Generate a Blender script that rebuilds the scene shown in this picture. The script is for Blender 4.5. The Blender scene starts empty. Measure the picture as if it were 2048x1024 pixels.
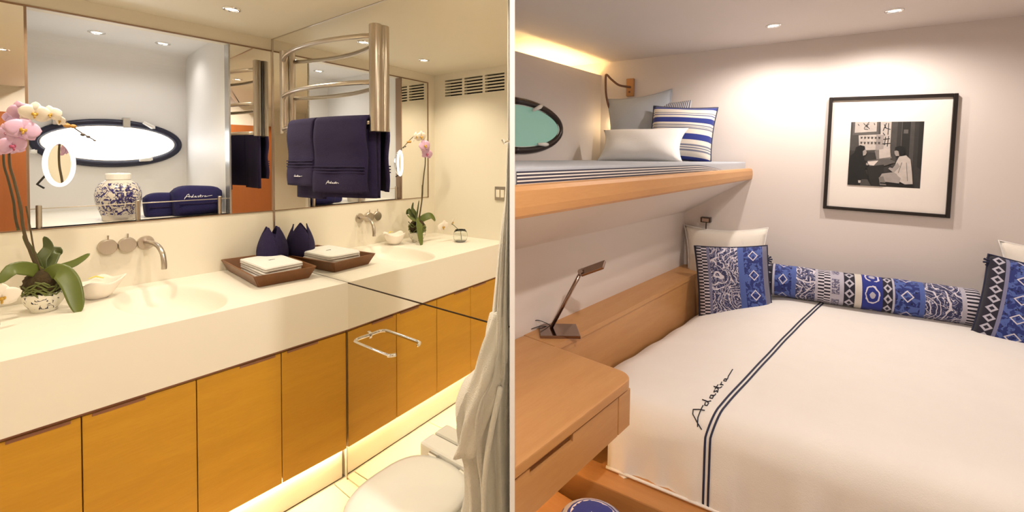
import bpy, bmesh, math, random
from mathutils import Matrix, Vector
random.seed(7)
sc = bpy.context.scene
R = math.radians
COL = sc.collection

# ------------------------------------------------------------------ camera, world, exposure
FPX = 890.0
cam_d = bpy.data.cameras.new('camera'); cam_o = bpy.data.objects.new('camera', cam_d); COL.objects.link(cam_o)
cam_d.sensor_fit = 'HORIZONTAL'; cam_d.sensor_width = 36.0; cam_d.lens = 36.0 * FPX / 2048.0
cam_d.shift_y = -(512 - (325 + FPX * math.tan(R(1.0)))) / 2048.0
cam_d.clip_start = 0.05
cam_o.location = (0, 0, 1.35); cam_o.rotation_euler = (R(89.0), 0, 0)
sc.camera = cam_o
wd = bpy.data.worlds.new('world'); sc.world = wd; wd.use_nodes = True
wd.node_tree.nodes['Background'].inputs[0].default_value = (0.9, 0.95, 1.0, 1)
wd.node_tree.nodes['Background'].inputs[1].default_value = 0.0
sc.view_settings.view_transform = 'Standard'; sc.view_settings.look = 'None'
sc.view_settings.gamma = 1.0; sc.view_settings.exposure = 0.0; sc.view_settings.use_curve_mapping = False

# room frames: bathroom (x along the vanity wall from the corner, y into the room), its mirror wall, cabin, cabin's hull side
BATH = Matrix.Translation((-1.2093, 2.2523, 0)) @ Matrix.Rotation(R(-129.12), 4, 'Z')
BMIR = BATH @ Matrix.Rotation(R(2.29), 4, 'Z')
CAB = Matrix(((0.83722917, 0.54670127, 0.01284693, 1.3289), (-0.54663692, 0.83732773, -0.00838791, 3.4535),
              (-0.01534277, 0.0, 0.99988229, -0.2002), (0, 0, 0, 1)))
HULL = CAB @ Matrix.Rotation(R(-8.7276), 4, 'Z')
WORLD = Matrix.Identity(4)
WARM = (1.0, 0.875, 0.68); SOFT = (1.0, 0.90, 0.82); COOL = (1.0, 0.95, 0.92)

def lamp(kind, name, M, loc, energy, color, size=0.05, spot=120, rot=None, blend=0.6, sy=None):
    d = bpy.data.lights.new(name, kind); d.energy = energy; d.color = color
    if kind == 'AREA':
        d.size = size
        if sy: d.shape = 'RECTANGLE'; d.size_y = sy
        else: d.shape = 'DISK'
    else: d.shadow_soft_size = size
    if kind == 'SPOT': d.spot_size = R(spot); d.spot_blend = blend
    o = bpy.data.objects.new(name, d); COL.objects.link(o)
    m = M @ Matrix.Translation(loc)
    if rot: m = m @ rot
    o.matrix_world = m
    return o

# ------------------------------------------------------------------ mesh builder
class MB:
    def __init__(s): s.v = []; s.f = []; s.uv = {}; s.mi = []; s.cur = 0
    def add(s, vs, fs, uvs=None):
        o = len(s.v); s.v += [tuple(p) for p in vs]
        for f in fs: s.f.append([i + o for i in f]); s.mi.append(s.cur)
        if uvs:
            for i, u in enumerate(uvs): s.uv[i + o] = u
        return s
    def hexa(s, p):   # 4 bottom (ccw from above), 4 top
        return s.add(p, [(3, 2, 1, 0), (4, 5, 6, 7), (0, 1, 5, 4), (1, 2, 6, 5), (2, 3, 7, 6), (3, 0, 4, 7)])
    def box(s, x0, y0, z0, x1, y1, z1):
        if x0 > x1: x0, x1 = x1, x0
        if y0 > y1: y0, y1 = y1, y0
        if z0 > z1: z0, z1 = z1, z0
        return s.hexa([(x0, y0, z0), (x1, y0, z0), (x1, y1, z0), (x0, y1, z0), (x0, y0, z1), (x1, y0, z1), (x1, y1, z1), (x0, y1, z1)])
    def prism(s, poly, z0, z1, ax='z'):
        n = len(poly)
        def P(a, b, c): return {'z': (a, b, c), 'y': (a, c, b), 'x': (c, a, b)}[ax]
        vs = [P(a, b, z0) for a, b in poly] + [P(a, b, z1) for a, b in poly]
        fs = [list(range(n))[::-1], list(range(n, 2 * n))] + [(i, (i + 1) % n, n + (i + 1) % n, n + i) for i in range(n)]
        return s.add(vs, fs)
    def tube(s, pts, r, n=10, closed=False, cap=True, flat=1.0):
        pts = [Vector(p) for p in pts]; m = len(pts)
        rs = r if isinstance(r, (list, tuple)) else [r] * m
        vs = []; prev = None
        for i, p in enumerate(pts):
            if closed: t = pts[(i + 1) % m] - pts[i - 1]
            else: t = pts[min(i + 1, m - 1)] - pts[max(i - 1, 0)]
            t.normalize()
            if prev is None:
                u = t.cross(Vector((0, 0, 1)))
                if u.length < 0.2: u = t.cross(Vector((1, 0, 0)))
            else: u = prev - t * prev.dot(t)
            u.normalize(); w = t.cross(u); prev = u
            for k in range(n):
                a = 2 * math.pi * k / n
                vs.append(p + (u * math.cos(a) + w * math.sin(a) * flat) * rs[i])
        fs = []
        for i in range(m if closed else m - 1):
            j = (i + 1) % m
            for k in range(n):
                fs.append((i * n + k, i * n + (k + 1) % n, j * n + (k + 1) % n, j * n + k))
        if cap and not closed:
            fs.append(list(range(n))[::-1]); fs.append([(m - 1) * n + k for k in range(n)])
        return s.add(vs, fs)
    def lathe(s, prof, n=32, c=(0, 0, 0), ax='z', ang=None):
        vs = []; m = len(prof)
        for r, h in prof:
            for k in range(n):
                a = 2 * math.pi * k / n
                p = {'z': (r * math.cos(a), r * math.sin(a), h), 'y': (r * math.cos(a), h, -r * math.sin(a)), 'x': (h, r * math.cos(a), r * math.sin(a))}[ax]
                vs.append((c[0] + p[0], c[1] + p[1], c[2] + p[2]))
        fs = []
        for i in range(m - 1):
            for k in range(n):
                fs.append((i * n + k, i * n + (k + 1) % n, (i + 1) * n + (k + 1) % n, (i + 1) * n + k))
        if prof[0][0] > 1e-6: fs.append(list(range(n))[::-1])
        if prof[-1][0] > 1e-6: fs.append([(m - 1) * n + k for k in range(n)])
        uvs = [(k / n, i / max(1, m - 1)) for i in range(m) for k in range(n)]
        return s.add(vs, fs, uvs)
    def grid(s, fn, nu, nv, flip=False):
        vs = []; uvs = []
        for j in range(nv + 1):
            for i in range(nu + 1):
                vs.append(fn(i / nu, j / nv)); uvs.append((i / nu, j / nv))
        fs = []
        for j in range(nv):
            for i in range(nu):
                a = j * (nu + 1) + i; q = (a, a + 1, a + nu + 2, a + nu + 1)
                fs.append(q[::-1] if flip else q)
        return s.add(vs, fs, uvs)
    def ball(s, c, r, nu=16, nv=10):
        rx, ry, rz = r if isinstance(r, tuple) else (r, r, r)
        return s.lathe_s([(math.sin(math.pi * j / nv), -math.cos(math.pi * j / nv)) for j in range(nv + 1)], nu, c, (rx, ry, rz))
    def lathe_s(s, prof, n, c, sc_):
        o = len(s.v); s.lathe(prof, n)
        for i in range(o, len(s.v)):
            x, y, z = s.v[i]; s.v[i] = (c[0] + x * sc_[0], c[1] + y * sc_[1], c[2] + z * sc_[2])
        return s
    def xf(s, M, start=0):
        for i in range(start, len(s.v)): s.v[i] = tuple(M @ Vector(s.v[i]))
        return s
    def build(s, name, mat, parent=None, M=None, smooth=False, bevel=0, seg=2, thick=0, sub=0, weld=False):
        me = bpy.data.meshes.new(name)
        bm = bmesh.new()
        vs = [bm.verts.new(p) for p in s.v]; bm.verts.ensure_lookup_table()
        uvl = bm.loops.layers.uv.new('UVMap') if s.uv else None
        for f, mi in zip(s.f, s.mi):
            if len(set(f)) < 3: continue
            try: fc = bm.faces.new([vs[i] for i in f])
            except ValueError: continue
            fc.material_index = mi; fc.smooth = smooth
            if uvl:
                for lp, i in zip(fc.loops, f): lp[uvl].uv = s.uv.get(i, (0, 0))
        if weld: bmesh.ops.remove_doubles(bm, verts=bm.verts, dist=1e-5)
        bmesh.ops.recalc_face_normals(bm, faces=bm.faces)
        if bevel:
            bmesh.ops.bevel(bm, geom=[e for e in bm.edges if e.is_manifold and e.calc_face_angle(0) > 0.5], offset=bevel, segments=seg, profile=0.6, affect='EDGES')
            for f in bm.faces: f.smooth = False
        bm.to_mesh(me); bm.free()
        for m in (mat if isinstance(mat, (list, tuple)) else [mat]): me.materials.append(m)
        o = bpy.data.objects.new(name, me); COL.objects.link(o)
        if parent is not None: o.parent = parent
        elif M is not None: o.matrix_world = M
        if thick:
            md = o.modifiers.new('solid', 'SOLIDIFY'); md.thickness = thick; md.offset = 0
        if sub:
            md = o.modifiers.new('sub', 'SUBSURF'); md.levels = sub; md.render_levels = sub
        return o

def tag(o, label, cat, group=None):
    o['label'] = label; o['category'] = cat
    if group: o['group'] = group
    return o
def thing(name, label, cat, M, loc=(0, 0, 0), rz=0, group=None, rot=None):
    o = bpy.data.objects.new(name, None); COL.objects.link(o); o.empty_display_size = 0.05
    m = M @ Matrix.Translation(loc) @ Matrix.Rotation(rz, 4, 'Z')
    if rot: m = m @ rot
    o.matrix_world = m
    return tag(o, label, cat, group)
def struct(o): o['kind'] = 'structure'; return o
def copy_tree(o, parent=None):
    c = o.copy(); COL.objects.link(c)
    if parent is not None: c.parent = parent
    for ch in list(o.children): copy_tree(ch, c)
    return c

# ------------------------------------------------------------------ materials
class NT:
    def __init__(s, name):
        s.m = bpy.data.materials.new(name); s.m.use_nodes = True; s.t = s.m.node_tree; s.b = s.t.nodes['Principled BSDF']
    def n(s, typ, **k):
        x = s.t.nodes.new(typ)
        for a, b in k.items(): setattr(x, a, b)
        return x
    def link(s, a, b): s.t.links.new(a, b)
    def val(s, inp, v):
        if isinstance(v, bpy.types.NodeSocket): s.link(v, inp)
        elif isinstance(v, (tuple, list)) and len(v) == 3 and inp.type == 'RGBA': inp.default_value = (*v, 1)
        else: inp.default_value = v
    def math(s, op, a, b=0.0, c=0.0):
        x = s.n('ShaderNodeMath', operation=op); s.val(x.inputs[0], a); s.val(x.inputs[1], b); s.val(x.inputs[2], c); return x.outputs[0]
    def mix(s, f, a, b):
        x = s.n('ShaderNodeMix', data_type='RGBA'); s.val(x.inputs[0], f); s.val(x.inputs[6], a); s.val(x.inputs[7], b); return x.outputs[2]
    def coord(s, kind='Object', scale=(1, 1, 1), rot=(0, 0, 0)):
        c = s.n('ShaderNodeTexCoord'); mp = s.n('ShaderNodeMapping'); s.link(c.outputs[kind], mp.inputs[0])
        mp.inputs['Scale'].default_value = scale; mp.inputs['Rotation'].default_value = rot; return mp.outputs[0]
    def noise(s, vec, scale=5, detail=3, dist=0.0, col=False):
        x = s.n('ShaderNodeTexNoise'); s.link(vec, x.inputs['Vector']); x.inputs['Scale'].default_value = scale
        x.inputs['Detail'].default_value = detail; x.inputs['Distortion'].default_value = dist; return x.outputs[1 if col else 0]
    def bump(s, h, strength=0.2, dist=0.005):
        x = s.n('ShaderNodeBump'); x.inputs['Strength'].default_value = strength; x.inputs['Distance'].default_value = dist
        s.link(h, x.inputs['Height']); s.link(x.outputs[0], s.b.inputs['Normal'])
    def base(s, col=None, rough=0.5, metal=0.0, **k):
        if col is not None: s.val(s.b.inputs['Base Color'], col)
        s.b.inputs['Roughness'].default_value = rough; s.b.inputs['Metallic'].default_value = metal
        for a, b in k.items(): s.val(s.b.inputs[a], b)
        return s.m
def srgb(r, g, b):
    f = lambda c: (c / 255 / 12.92) if c / 255 <= 0.04045 else ((c / 255 + 0.055) / 1.055) ** 2.4
    return (f(r), f(g), f(b))
def plain(name, col, rough=0.5, metal=0.0, var=0.04, nscale=6, bump=0, bscale=200, **k):
    n = NT(name); v = n.coord(); q = n.noise(v, nscale, 3)
    c2 = tuple(max(0, x * (1 - var * 3)) for x in col)
    n.base(n.mix(q, col, c2) if var else col, rough, metal, **k)
    if bump: n.bump(n.noise(v, bscale, 2), bump, 0.003)
    return n.m
def emit(name, col, strength):
    n = NT(name); return n.base(col, 0.5, **{'Emission Color': col, 'Emission Strength': strength})
def wood(name, c1, c2, axis=(1, 12, 12), rough=0.4, rot=(0, 0, 0), scale=2.2):
    n = NT(name); v = n.coord('Object', axis, rot)
    q = n.noise(v, scale, 5, 0.6); w = n.noise(v, scale * 9, 3, 0.2); big = n.noise(n.coord('Object', tuple(a * 0.25 for a in axis), rot), scale, 2)
    f = n.math('MULTIPLY_ADD', w, 0.35, n.math('MULTIPLY_ADD', q, 0.6, n.math('MULTIPLY', big, 0.35)))
    f = n.math('SUBTRACT', f, 0.15)
    n.base(n.mix(f, c1, c2), rough); n.bump(w, 0.05, 0.001)
    return n.m
def cloth(name, col, rough=0.9, b=0.25, sc_=260, var=0.05, sheen=0.2, wr=0.0):
    n = NT(name); v = n.coord(); q = n.noise(v, 9, 3)
    n.base(n.mix(q, col, tuple(x * (1 - var * 3) for x in col)), rough, **{'Sheen Weight': sheen, 'Sheen Roughness': 0.5})
    h = n.noise(v, sc_, 2)
    if wr: h = n.math('MULTIPLY_ADD', n.noise(n.coord('Object', (1, 2.2, 1), (0, 0, 0.5)), 7, 3, 1.2), wr, h)
    n.bump(h, b, 0.004)
    return n.m

M = {}
M['cream'] = plain('cream_paint', (0.80, 0.74, 0.62), 0.5, var=0.01)
M['ceiling1'] = M['cream']
M['white'] = plain('white_paint', (0.80, 0.78, 0.75), 0.5, var=0.01)
M['cabinwall'] = plain('cabin_wall', (0.74, 0.675, 0.635), 0.55, var=0.015, nscale=2)
M['cabinceil'] = M['cabinwall']
M['nichewall'] = M['white']
M['partition'] = plain('partition_white', (0.92, 0.92, 0.92), 0.5, var=0)
M['counter'] = plain('counter_solid_surface', (0.82, 0.77, 0.67), 0.42, var=0.01)
M['tile'] = plain('floor_tile', (0.72, 0.62, 0.46), 0.35, var=0.05)
M['grout'] = plain('grout', (0.35, 0.30, 0.24), 0.8)
M['mirror'] = plain('mirror_glass', (0.93, 0.92, 0.88), 0.0, 1.0, var=0)
M['edge'] = plain('mirror_edge', (0.30, 0.20, 0.13), 0.35, 0.6, var=0)
M['gedge'] = plain('glass_edge', (0.45, 0.44, 0.42), 0.25, 0.7, var=0)
M['ochre'] = wood('ochre_veneer', srgb(210, 158, 44), srgb(176, 122, 20), (1.2, 6, 9), 0.38)
M['oak'] = wood('oak_veneer', srgb(206, 156, 100), srgb(176, 122, 70), (9, 1, 9), 0.38)
M['oakx'] = wood('oak_veneer_cross', srgb(204, 152, 96), srgb(172, 118, 68), (1, 9, 9), 0.4)
M['orangewood'] = wood('warm_door_wood', srgb(176, 104, 52), srgb(150, 84, 38), (9, 9, 1), 0.4)
M['teak'] = wood('teak', srgb(128, 80, 36), srgb(88, 50, 18), (9, 1.2, 9), 0.4)
M['copper'] = plain('copper_trim', srgb(150, 108, 88), 0.35, 0.7, var=0)
M['steel'] = plain('brushed_nickel', srgb(204, 194, 182), 0.28, 1.0, var=0.03)
M['chrome'] = plain('chrome', (0.86, 0.86, 0.86), 0.05, 1.0, var=0)
M['darkmetal'] = plain('dark_bronze', srgb(70, 58, 50), 0.35, 0.7)
M['bronze'] = plain('polished_bronze', srgb(150, 128, 116), 0.12, 1.0, var=0)
M['black'] = plain('black_plastic', (0.012, 0.012, 0.014), 0.4)
M['slot'] = plain('vent_slot', (0.008, 0.006, 0.006), 0.7)
M['towel'] = cloth('navy_towel', srgb(34, 22, 66), 0.95, 0.7, 420, 0.08, 0.0)
M['towel2'] = cloth('navy_towel_blue', srgb(32, 28, 84), 0.95, 0.7, 420, 0.08, 0.0)
M['wtowel'] = cloth('white_towel', (0.86, 0.84, 0.80), 0.95, 0.7, 420, 0.03, 0.2)
M['robe'] = cloth('robe_terry', (0.86, 0.83, 0.77), 0.95, 0.6, 350, 0.03, 0.2)
M['thread_w'] = plain('white_thread', (0.85, 0.85, 0.9), 0.7)
M['thread_k'] = plain('dark_thread', srgb(26, 26, 40), 0.7)
M['thread_n'] = plain('navy_thread', srgb(34, 38, 66), 0.7)
M['linen'] = cloth('white_linen', (0.83, 0.785, 0.735), 0.85, 0.22, 300, 0.02, 0.15, 1.6)
M['pillow'] = cloth('cream_linen', (0.82, 0.76, 0.67), 0.9, 0.25, 260, 0.02, 0.15, 1.0)
M['whitep'] = cloth('white_cotton', (0.84, 0.81, 0.78), 0.9, 0.25, 260, 0.02, 0.15, 1.0)
M['greyp'] = cloth('grey_cotton', srgb(178, 184, 192), 0.9, 0.25, 260, 0.03, 0.2, 0.8)
M['greymat'] = cloth('grey_mattress', srgb(172, 176, 184), 0.9, 0.2, 260, 0.02, 0.2, 0.6)
M['pane'] = emit('daylight_pane', (0.95, 0.97, 1.0), 5.0)
M['greenpane'] = emit('sea_pane', srgb(126, 166, 150), 0.5)
M['navyrim'] = plain('porthole_rim', srgb(24, 26, 52), 0.35)
M['brownrim'] = plain('porthole_rim_brown', srgb(44, 28, 22), 0.35)
M['lamp'] = emit('lamp_glow', (1.0, 0.93, 0.8), 14)
M['ledw'] = emit('led_warm', (1.0, 0.84, 0.50), 60)
M['cove'] = emit('led_cove', (1.0, 0.70, 0.28), 42)
M['ring'] = emit('mirror_ring', (1.0, 0.97, 0.94), 1.3)
M['porcelain'] = plain('porcelain', (0.84, 0.82, 0.77), 0.12, var=0)
M['leaf'] = plain('orchid_leaf', srgb(98, 110, 44), 0.35, var=0.12, nscale=14)
M['leafd'] = plain('orchid_leaf_dark', srgb(86, 96, 50), 0.35, var=0.12, nscale=14)
M['moss'] = plain('moss_bark', srgb(74, 58, 26), 0.95, var=0.25, nscale=60, bump=1.0, bscale=90)
M['root'] = plain('orchid_root', srgb(104, 112, 52), 0.6, var=0.1)
M['stem'] = plain('stem', srgb(84, 70, 44), 0.6)
M['petp'] = plain('petal_pink', srgb(228, 182, 214), 0.6, var=0.08, nscale=30, **{'Subsurface Weight': 0.1})
M['petw'] = plain('petal_white', srgb(246, 236, 224), 0.6, var=0.03, nscale=30)
M['lip'] = plain('orchid_lip', srgb(214, 168, 60), 0.5, var=0.15, nscale=80)
M['lipm'] = plain('orchid_lip_magenta', srgb(190, 80, 120), 0.5, var=0.15, nscale=80)
M['bud'] = plain('orchid_bud', srgb(190, 140, 70), 0.5)
M['budd'] = plain('orchid_bud_dark', srgb(88, 76, 66), 0.5)
M['leather'] = plain('leather_neck', srgb(120, 82, 62), 0.6)
M['yellow'] = plain('yellow_glaze', srgb(222, 206, 92), 0.4)
M['glass'] = NT('vase_glass').base((0.95, 0.97, 0.96), 0.02, **{'Transmission Weight': 1.0, 'IOR': 1.45})
M['mat'] = plain('picture_mount', (0.80, 0.74, 0.68), 0.8, var=0)
M['frame'] = plain('black_frame', (0.012, 0.008, 0.007), 0.35)
GREYS = {g: plain('print_grey_%d' % g, srgb(g, int(g * 0.95), int(g * 0.91)), 0.7, var=0.12, nscale=40) for g in (18, 34, 52, 74, 98, 128, 165, 200, 224)}

# pattern fabrics ----------------------------------------------------
def stripes(name, bands, axis=1, base=(0.8, 0.78, 0.72), coord='UV'):
    n = NT(name); c = n.n('ShaderNodeTexCoord'); s = n.n('ShaderNodeSeparateXYZ'); n.link(c.outputs[coord], s.inputs[0])
    u = s.outputs[axis]; col = base
    for a, b, cc in bands:
        m = n.math('MULTIPLY', n.math('GREATER_THAN', u, a), n.math('LESS_THAN', u, b)); col = n.mix(m, col, cc)
    n.base(col, 0.9, **{'Sheen Weight': 0.15}); n.bump(n.noise(n.coord(), 300, 2), 0.2, 0.003)
    return n.m
def periodic(name, c1, c2, axis, freq, duty, coord='Object', rot=(0, 0, 0)):
    n = NT(name); v = n.coord(coord, (1, 1, 1), rot); s = n.n('ShaderNodeSeparateXYZ'); n.link(v, s.inputs[0])
    u = n.math('FRACT', n.math('MULTIPLY', s.outputs[axis], freq))
    n.base(n.mix(n.math('LESS_THAN', u, duty), c1, c2), 0.9); n.bump(n.noise(n.coord(), 300, 2), 0.15, 0.003)
    return n.m
INK = srgb(24, 22, 40); SLATE = srgb(96, 100, 134); PALE = srgb(206, 200, 210); NAVY = srgb(34, 46, 112); BLUE = srgb(74, 94, 160); ROYAL = srgb(28, 42, 130); LIGHT = srgb(176, 172, 186); CREAM = srgb(206, 198, 184)
def ethnic(name, bands, rep=4.0, aspect=1.0):
    """printed cotton in vertical bands; rep = motif repeats along v, aspect = band-axis length over v length"""
    n = NT(name); c = n.n('ShaderNodeTexCoord'); s = n.n('ShaderNodeSeparateXYZ'); n.link(c.outputs['UV'], s.inputs[0])
    u, v = s.outputs[0], s.outputs[1]
    mp = n.n('ShaderNodeMapping'); n.link(c.outputs['UV'], mp.inputs[0]); mp.inputs['Scale'].default_value = (aspect, 1, 1)
    P = mp.outputs[0]
    fr = lambda x: n.math('FRACT', x)
    ab = lambda x: n.math('ABSOLUTE', x)
    # paisley: rings of a distorted cell field, with fine tracery
    nz = n.noise(P, 6, 2, 0, True); add = n.n('ShaderNodeVectorMath', operation='MULTIPLY_ADD'); n.link(nz, add.inputs[0]); add.inputs[1].default_value = (0.16, 0.16, 0); n.link(P, add.inputs[2])
    vo = n.n('ShaderNodeTexVoronoi'); n.link(add.outputs[0], vo.inputs['Vector']); vo.inputs['Scale'].default_value = 3.0
    rings = n.math('GREATER_THAN', n.math('SINE', n.math('MULTIPLY', vo.outputs['Distance'], 50)), 0.82)
    fine = n.math('GREATER_THAN', n.noise(P, 30, 3, 1.5), 0.55)
    curl = n.math('LESS_THAN', n.math('ABSOLUTE', n.math('SUBTRACT', n.noise(P, 11, 2, 1.2), 0.5)), 0.016)
    paisley = n.mix(n.math('MAXIMUM', rings, curl), n.mix(fine, srgb(48, 50, 86), srgb(104, 106, 140)), PALE)
    fl = n.n('ShaderNodeTexVoronoi'); n.link(P, fl.inputs['Vector']); fl.inputs['Scale'].default_value = 26
    flower = n.math('LESS_THAN', fl.outputs['Distance'], 0.22)
    col = SLATE
    for a, b, kind in bands:
        w = b - a; lu = n.math('DIVIDE', n.math('SUBTRACT', u, a), w)
        mask = n.math('MULTIPLY', n.math('GREATER_THAN', u, a), n.math('LESS_THAN', u, b))
        if kind == 'paisley': cc = paisley
        elif kind == 'check':
            half = n.math('GREATER_THAN', lu, 0.5)
            cc = n.mix(n.math('GREATER_THAN', fr(n.math('MULTIPLY_ADD', v, rep * 6, n.math('MULTIPLY', half, 0.5))), 0.5), INK, PALE)
        elif kind == 'diamond':
            d = n.math('ADD', ab(n.math('SUBTRACT', lu, 0.5)), n.math('MULTIPLY', ab(n.math('SUBTRACT', fr(n.math('MULTIPLY', v, rep)), 0.5)), 1.0))
            line = n.math('LESS_THAN', ab(n.math('SUBTRACT', d, 0.24)), 0.035)
            bg = n.mix(n.math('GREATER_THAN', n.noise(P, 18, 3, 0.8), 0.5), NAVY, BLUE)
            cc = n.mix(line, n.mix(flower, bg, srgb(18, 22, 60)), PALE)
        elif kind == 'chain':
            d = n.math('ADD', ab(n.math('SUBTRACT', lu, 0.5)), ab(n.math('SUBTRACT', fr(n.math('MULTIPLY', v, rep * 2)), 0.5)))
            cc = n.mix(n.math('MULTIPLY', n.math('GREATER_THAN', d, 0.22), n.math('LESS_THAN', d, 0.46)), INK, LIGHT)
        elif kind == 'square':
            q = n.math('MAXIMUM', ab(n.math('SUBTRACT', lu, 0.5)), ab(n.math('SUBTRACT', fr(n.math('MULTIPLY', v, rep)), 0.5)))
            cc = n.mix(n.math('MULTIPLY', n.math('LESS_THAN', q, 0.36), n.math('GREATER_THAN', n.noise(P, 60, 2), 0.46)), LIGHT, srgb(92, 90, 116))
        elif kind == 'lotus':
            d2 = n.math('SQRT', n.math('ADD', n.math('POWER', ab(n.math('SUBTRACT', lu, 0.5)), 2.0), n.math('POWER', n.math('MULTIPLY', ab(n.math('SUBTRACT', fr(n.math('MULTIPLY', v, rep * 0.75)), 0.5)), 1.1), 2.0)))
            wob = n.math('MULTIPLY_ADD', n.noise(P, 22, 2), 0.2, d2)
            cc = n.mix(n.math('LESS_THAN', ab(n.math('SUBTRACT', wob, 0.42)), 0.035), ROYAL, PALE)
            cc = n.mix(n.math('LESS_THAN', wob, 0.24), cc, LIGHT)
        elif kind == 'script':
            cc = n.mix(n.math('GREATER_THAN', n.math('SINE', n.math('MULTIPLY', n.math('ADD', n.math('MULTIPLY', v, 9), lu), 30)), 0.86), CREAM, LIGHT)
        else: cc = kind
        col = n.mix(mask, col, cc)
    n.base(col, 0.85, **{'Sheen Weight': 0.1}); n.bump(n.noise(n.coord(), 260, 2), 0.25, 0.003)
    return n.m
CUSH = [(-1, 0.02, INK), (0.02, 0.17, 'check'), (0.17, 0.21, srgb(120, 120, 150)), (0.21, 0.60, 'paisley'), (0.60, 0.68, BLUE), (0.68, 0.93, 'diamond'), (0.93, 2, srgb(110, 108, 130))]
M['ethnic'] = ethnic('blue_print_cushion', CUSH, 4.0)
M['ethnic_r'] = ethnic('blue_print_cushion_mirrored', [(-1, 0.03, INK), (0.03, 0.14, 'chain'), (0.14, 0.17, srgb(120, 120, 150)), (0.17, 0.42, 'diamond'), (0.42, 0.5, BLUE), (0.5, 0.85, 'paisley'), (0.85, 2, 'check')], 4.5)
BOL = []
for a, b, k in [(1500, 1556, 'chain'), (1556, 1561, LIGHT), (1561, 1600, 'diamond'), (1600, 1610, BLUE), (1610, 1652, 'paisley'), (1652, 1658, LIGHT), (1658, 1684, 'check'), (1684, 1706, 'square'), (1706, 1712, LIGHT),
                (1712, 1734, 'chain'), (1734, 1748, 'script'), (1748, 1788, 'lotus'), (1788, 1806, 'chain'), (1806, 1810, LIGHT), (1810, 1855, 'diamond'), (1855, 1864, BLUE), (1864, 1926, 'paisley'), (1926, 1934, LIGHT), (1934, 1990, 'check')]:
    BOL.append(((a - 1535) / 430.0, (b - 1535) / 430.0, k))
M['ethnic_b'] = ethnic('blue_print_bolster', BOL, 5.0, 1.6)
W_ = srgb(222, 214, 202); NB = srgb(38, 52, 130); GB = srgb(120, 122, 140)
M['stripep'] = stripes('navy_stripe_cushion', [(0.0, 0.05, NB), (0.14, 0.17, GB), (0.19, 0.21, GB), (0.23, 0.26, GB), (0.34, 0.45, NB), (0.54, 0.565, GB), (0.575, 0.585, GB), (0.60, 0.62, GB), (0.66, 0.755, NB), (0.80, 0.815, NB), (0.84, 0.855, GB), (0.93, 0.99, NB)], 1, W_)
M['ticking'] = periodic('ticking_stripe', srgb(190, 188, 190), srgb(60, 62, 84), 0, 26, 0.4, 'UV')
M['matstripe'] = periodic('mattress_stripe', srgb(214, 206, 200), srgb(52, 52, 74), 2, 62, 0.5)
def jar_mat():
    n = NT('blue_white_porcelain'); v = n.coord()
    nz = n.noise(v, 30, 2, 1.8); vine = n.math('LESS_THAN', n.math('ABSOLUTE', n.math('SUBTRACT', nz, 0.5)), 0.045)
    vo = n.n('ShaderNodeTexVoronoi'); n.link(v, vo.inputs['Vector']); vo.inputs['Scale'].default_value = 62
    dot = n.math('LESS_THAN', vo.outputs['Distance'], 0.2)
    m = n.math('MAXIMUM', vine, dot)
    s = n.n('ShaderNodeSeparateXYZ'); n.link(v, s.inputs[0])
    band = n.math('MULTIPLY', n.math('GREATER_THAN', s.outputs[2], 0.025), n.math('LESS_THAN', s.outputs[2], 0.158))
    n.base(n.mix(n.math('MULTIPLY', m, band), srgb(214, 206, 196), srgb(58, 52, 110)), 0.18)
    return n.m
M['jar'] = jar_mat()
def pot_mat():
    n = NT('blue_brushed_pot'); v = n.coord(); nz = n.noise(v, 38, 2, 2.0)
    n.base(n.mix(n.math('GREATER_THAN', nz, 0.60), srgb(226, 220, 204), srgb(52, 46, 58)), 0.2); return n.m
M['pot'] = pot_mat()
M['pouf'] = ethnic('pouf_print', [(-1, 2, 'lotus')], 3.0)

SCRIPT = [  # handwritten strokes: Adastra with a tail
    [(0.0, -0.45), (0.35, 0.35), (0.75, 1.15), (1.05, 1.35), (1.12, 0.7), (1.12, 0.0)], [(0.1, 0.1), (0.6, 0.42), (1.5, 0.5)],
    [(1.85, 0.5), (1.55, 0.35), (1.55, 0.05), (1.85, 0.1), (1.98, 0.5), (2.1, 1.1), (1.98, 0.3), (2.1, 0.0)],
    [(2.7, 0.48), (2.4, 0.4), (2.38, 0.05), (2.65, 0.1), (2.72, 0.45), (2.75, 0.05), (2.95, 0.05)],
    [(3.35, 0.5), (3.1, 0.42), (3.35, 0.2), (3.15, 0.0)], [(3.2, 0.0), (3.6, 0.2), (3.8, 0.95), (3.72, 0.1), (3.95, 0.0)], [(3.5, 0.55), (4.1, 0.6)],
    [(4.15, 0.45), (4.2, 0.0), (4.25, 0.35), (4.55, 0.45)], [(5.0, 0.42), (4.75, 0.35), (4.75, 0.05), (4.98, 0.1), (5.05, 0.4), (5.1, 0.08), (5.5, 0.25), (6.6, 0.42)]]
def script_mesh(fn, r, n=5, closeness=3):
    b = MB()
    for st in SCRIPT:
        pts = []
        for i in range(len(st) - 1):
            for k in range(closeness):
                t = k / closeness; pts.append(fn(st[i][0] * (1 - t) + st[i + 1][0] * t, st[i][1] * (1 - t) + st[i + 1][1] * t))
        pts.append(fn(*st[-1])); b.tube(pts, r, n)
    return b
def smooth_path(pts, k=6):
    pts = [Vector(p) for p in pts]; out = []
    for i in range(len(pts) - 1):
        p0, p1, p2, p3 = pts[max(i - 1, 0)], pts[i], pts[i + 1], pts[min(i + 2, len(pts) - 1)]
        for j in range(k):
            t = j / k
            out.append(0.5 * ((2 * p1) + (p2 - p0) * t + (2 * p0 - 5 * p1 + 4 * p2 - p3) * t * t + (3 * p1 - p0 - 3 * p2 + p3) * t ** 3))
    out.append(pts[-1]); return out
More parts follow.
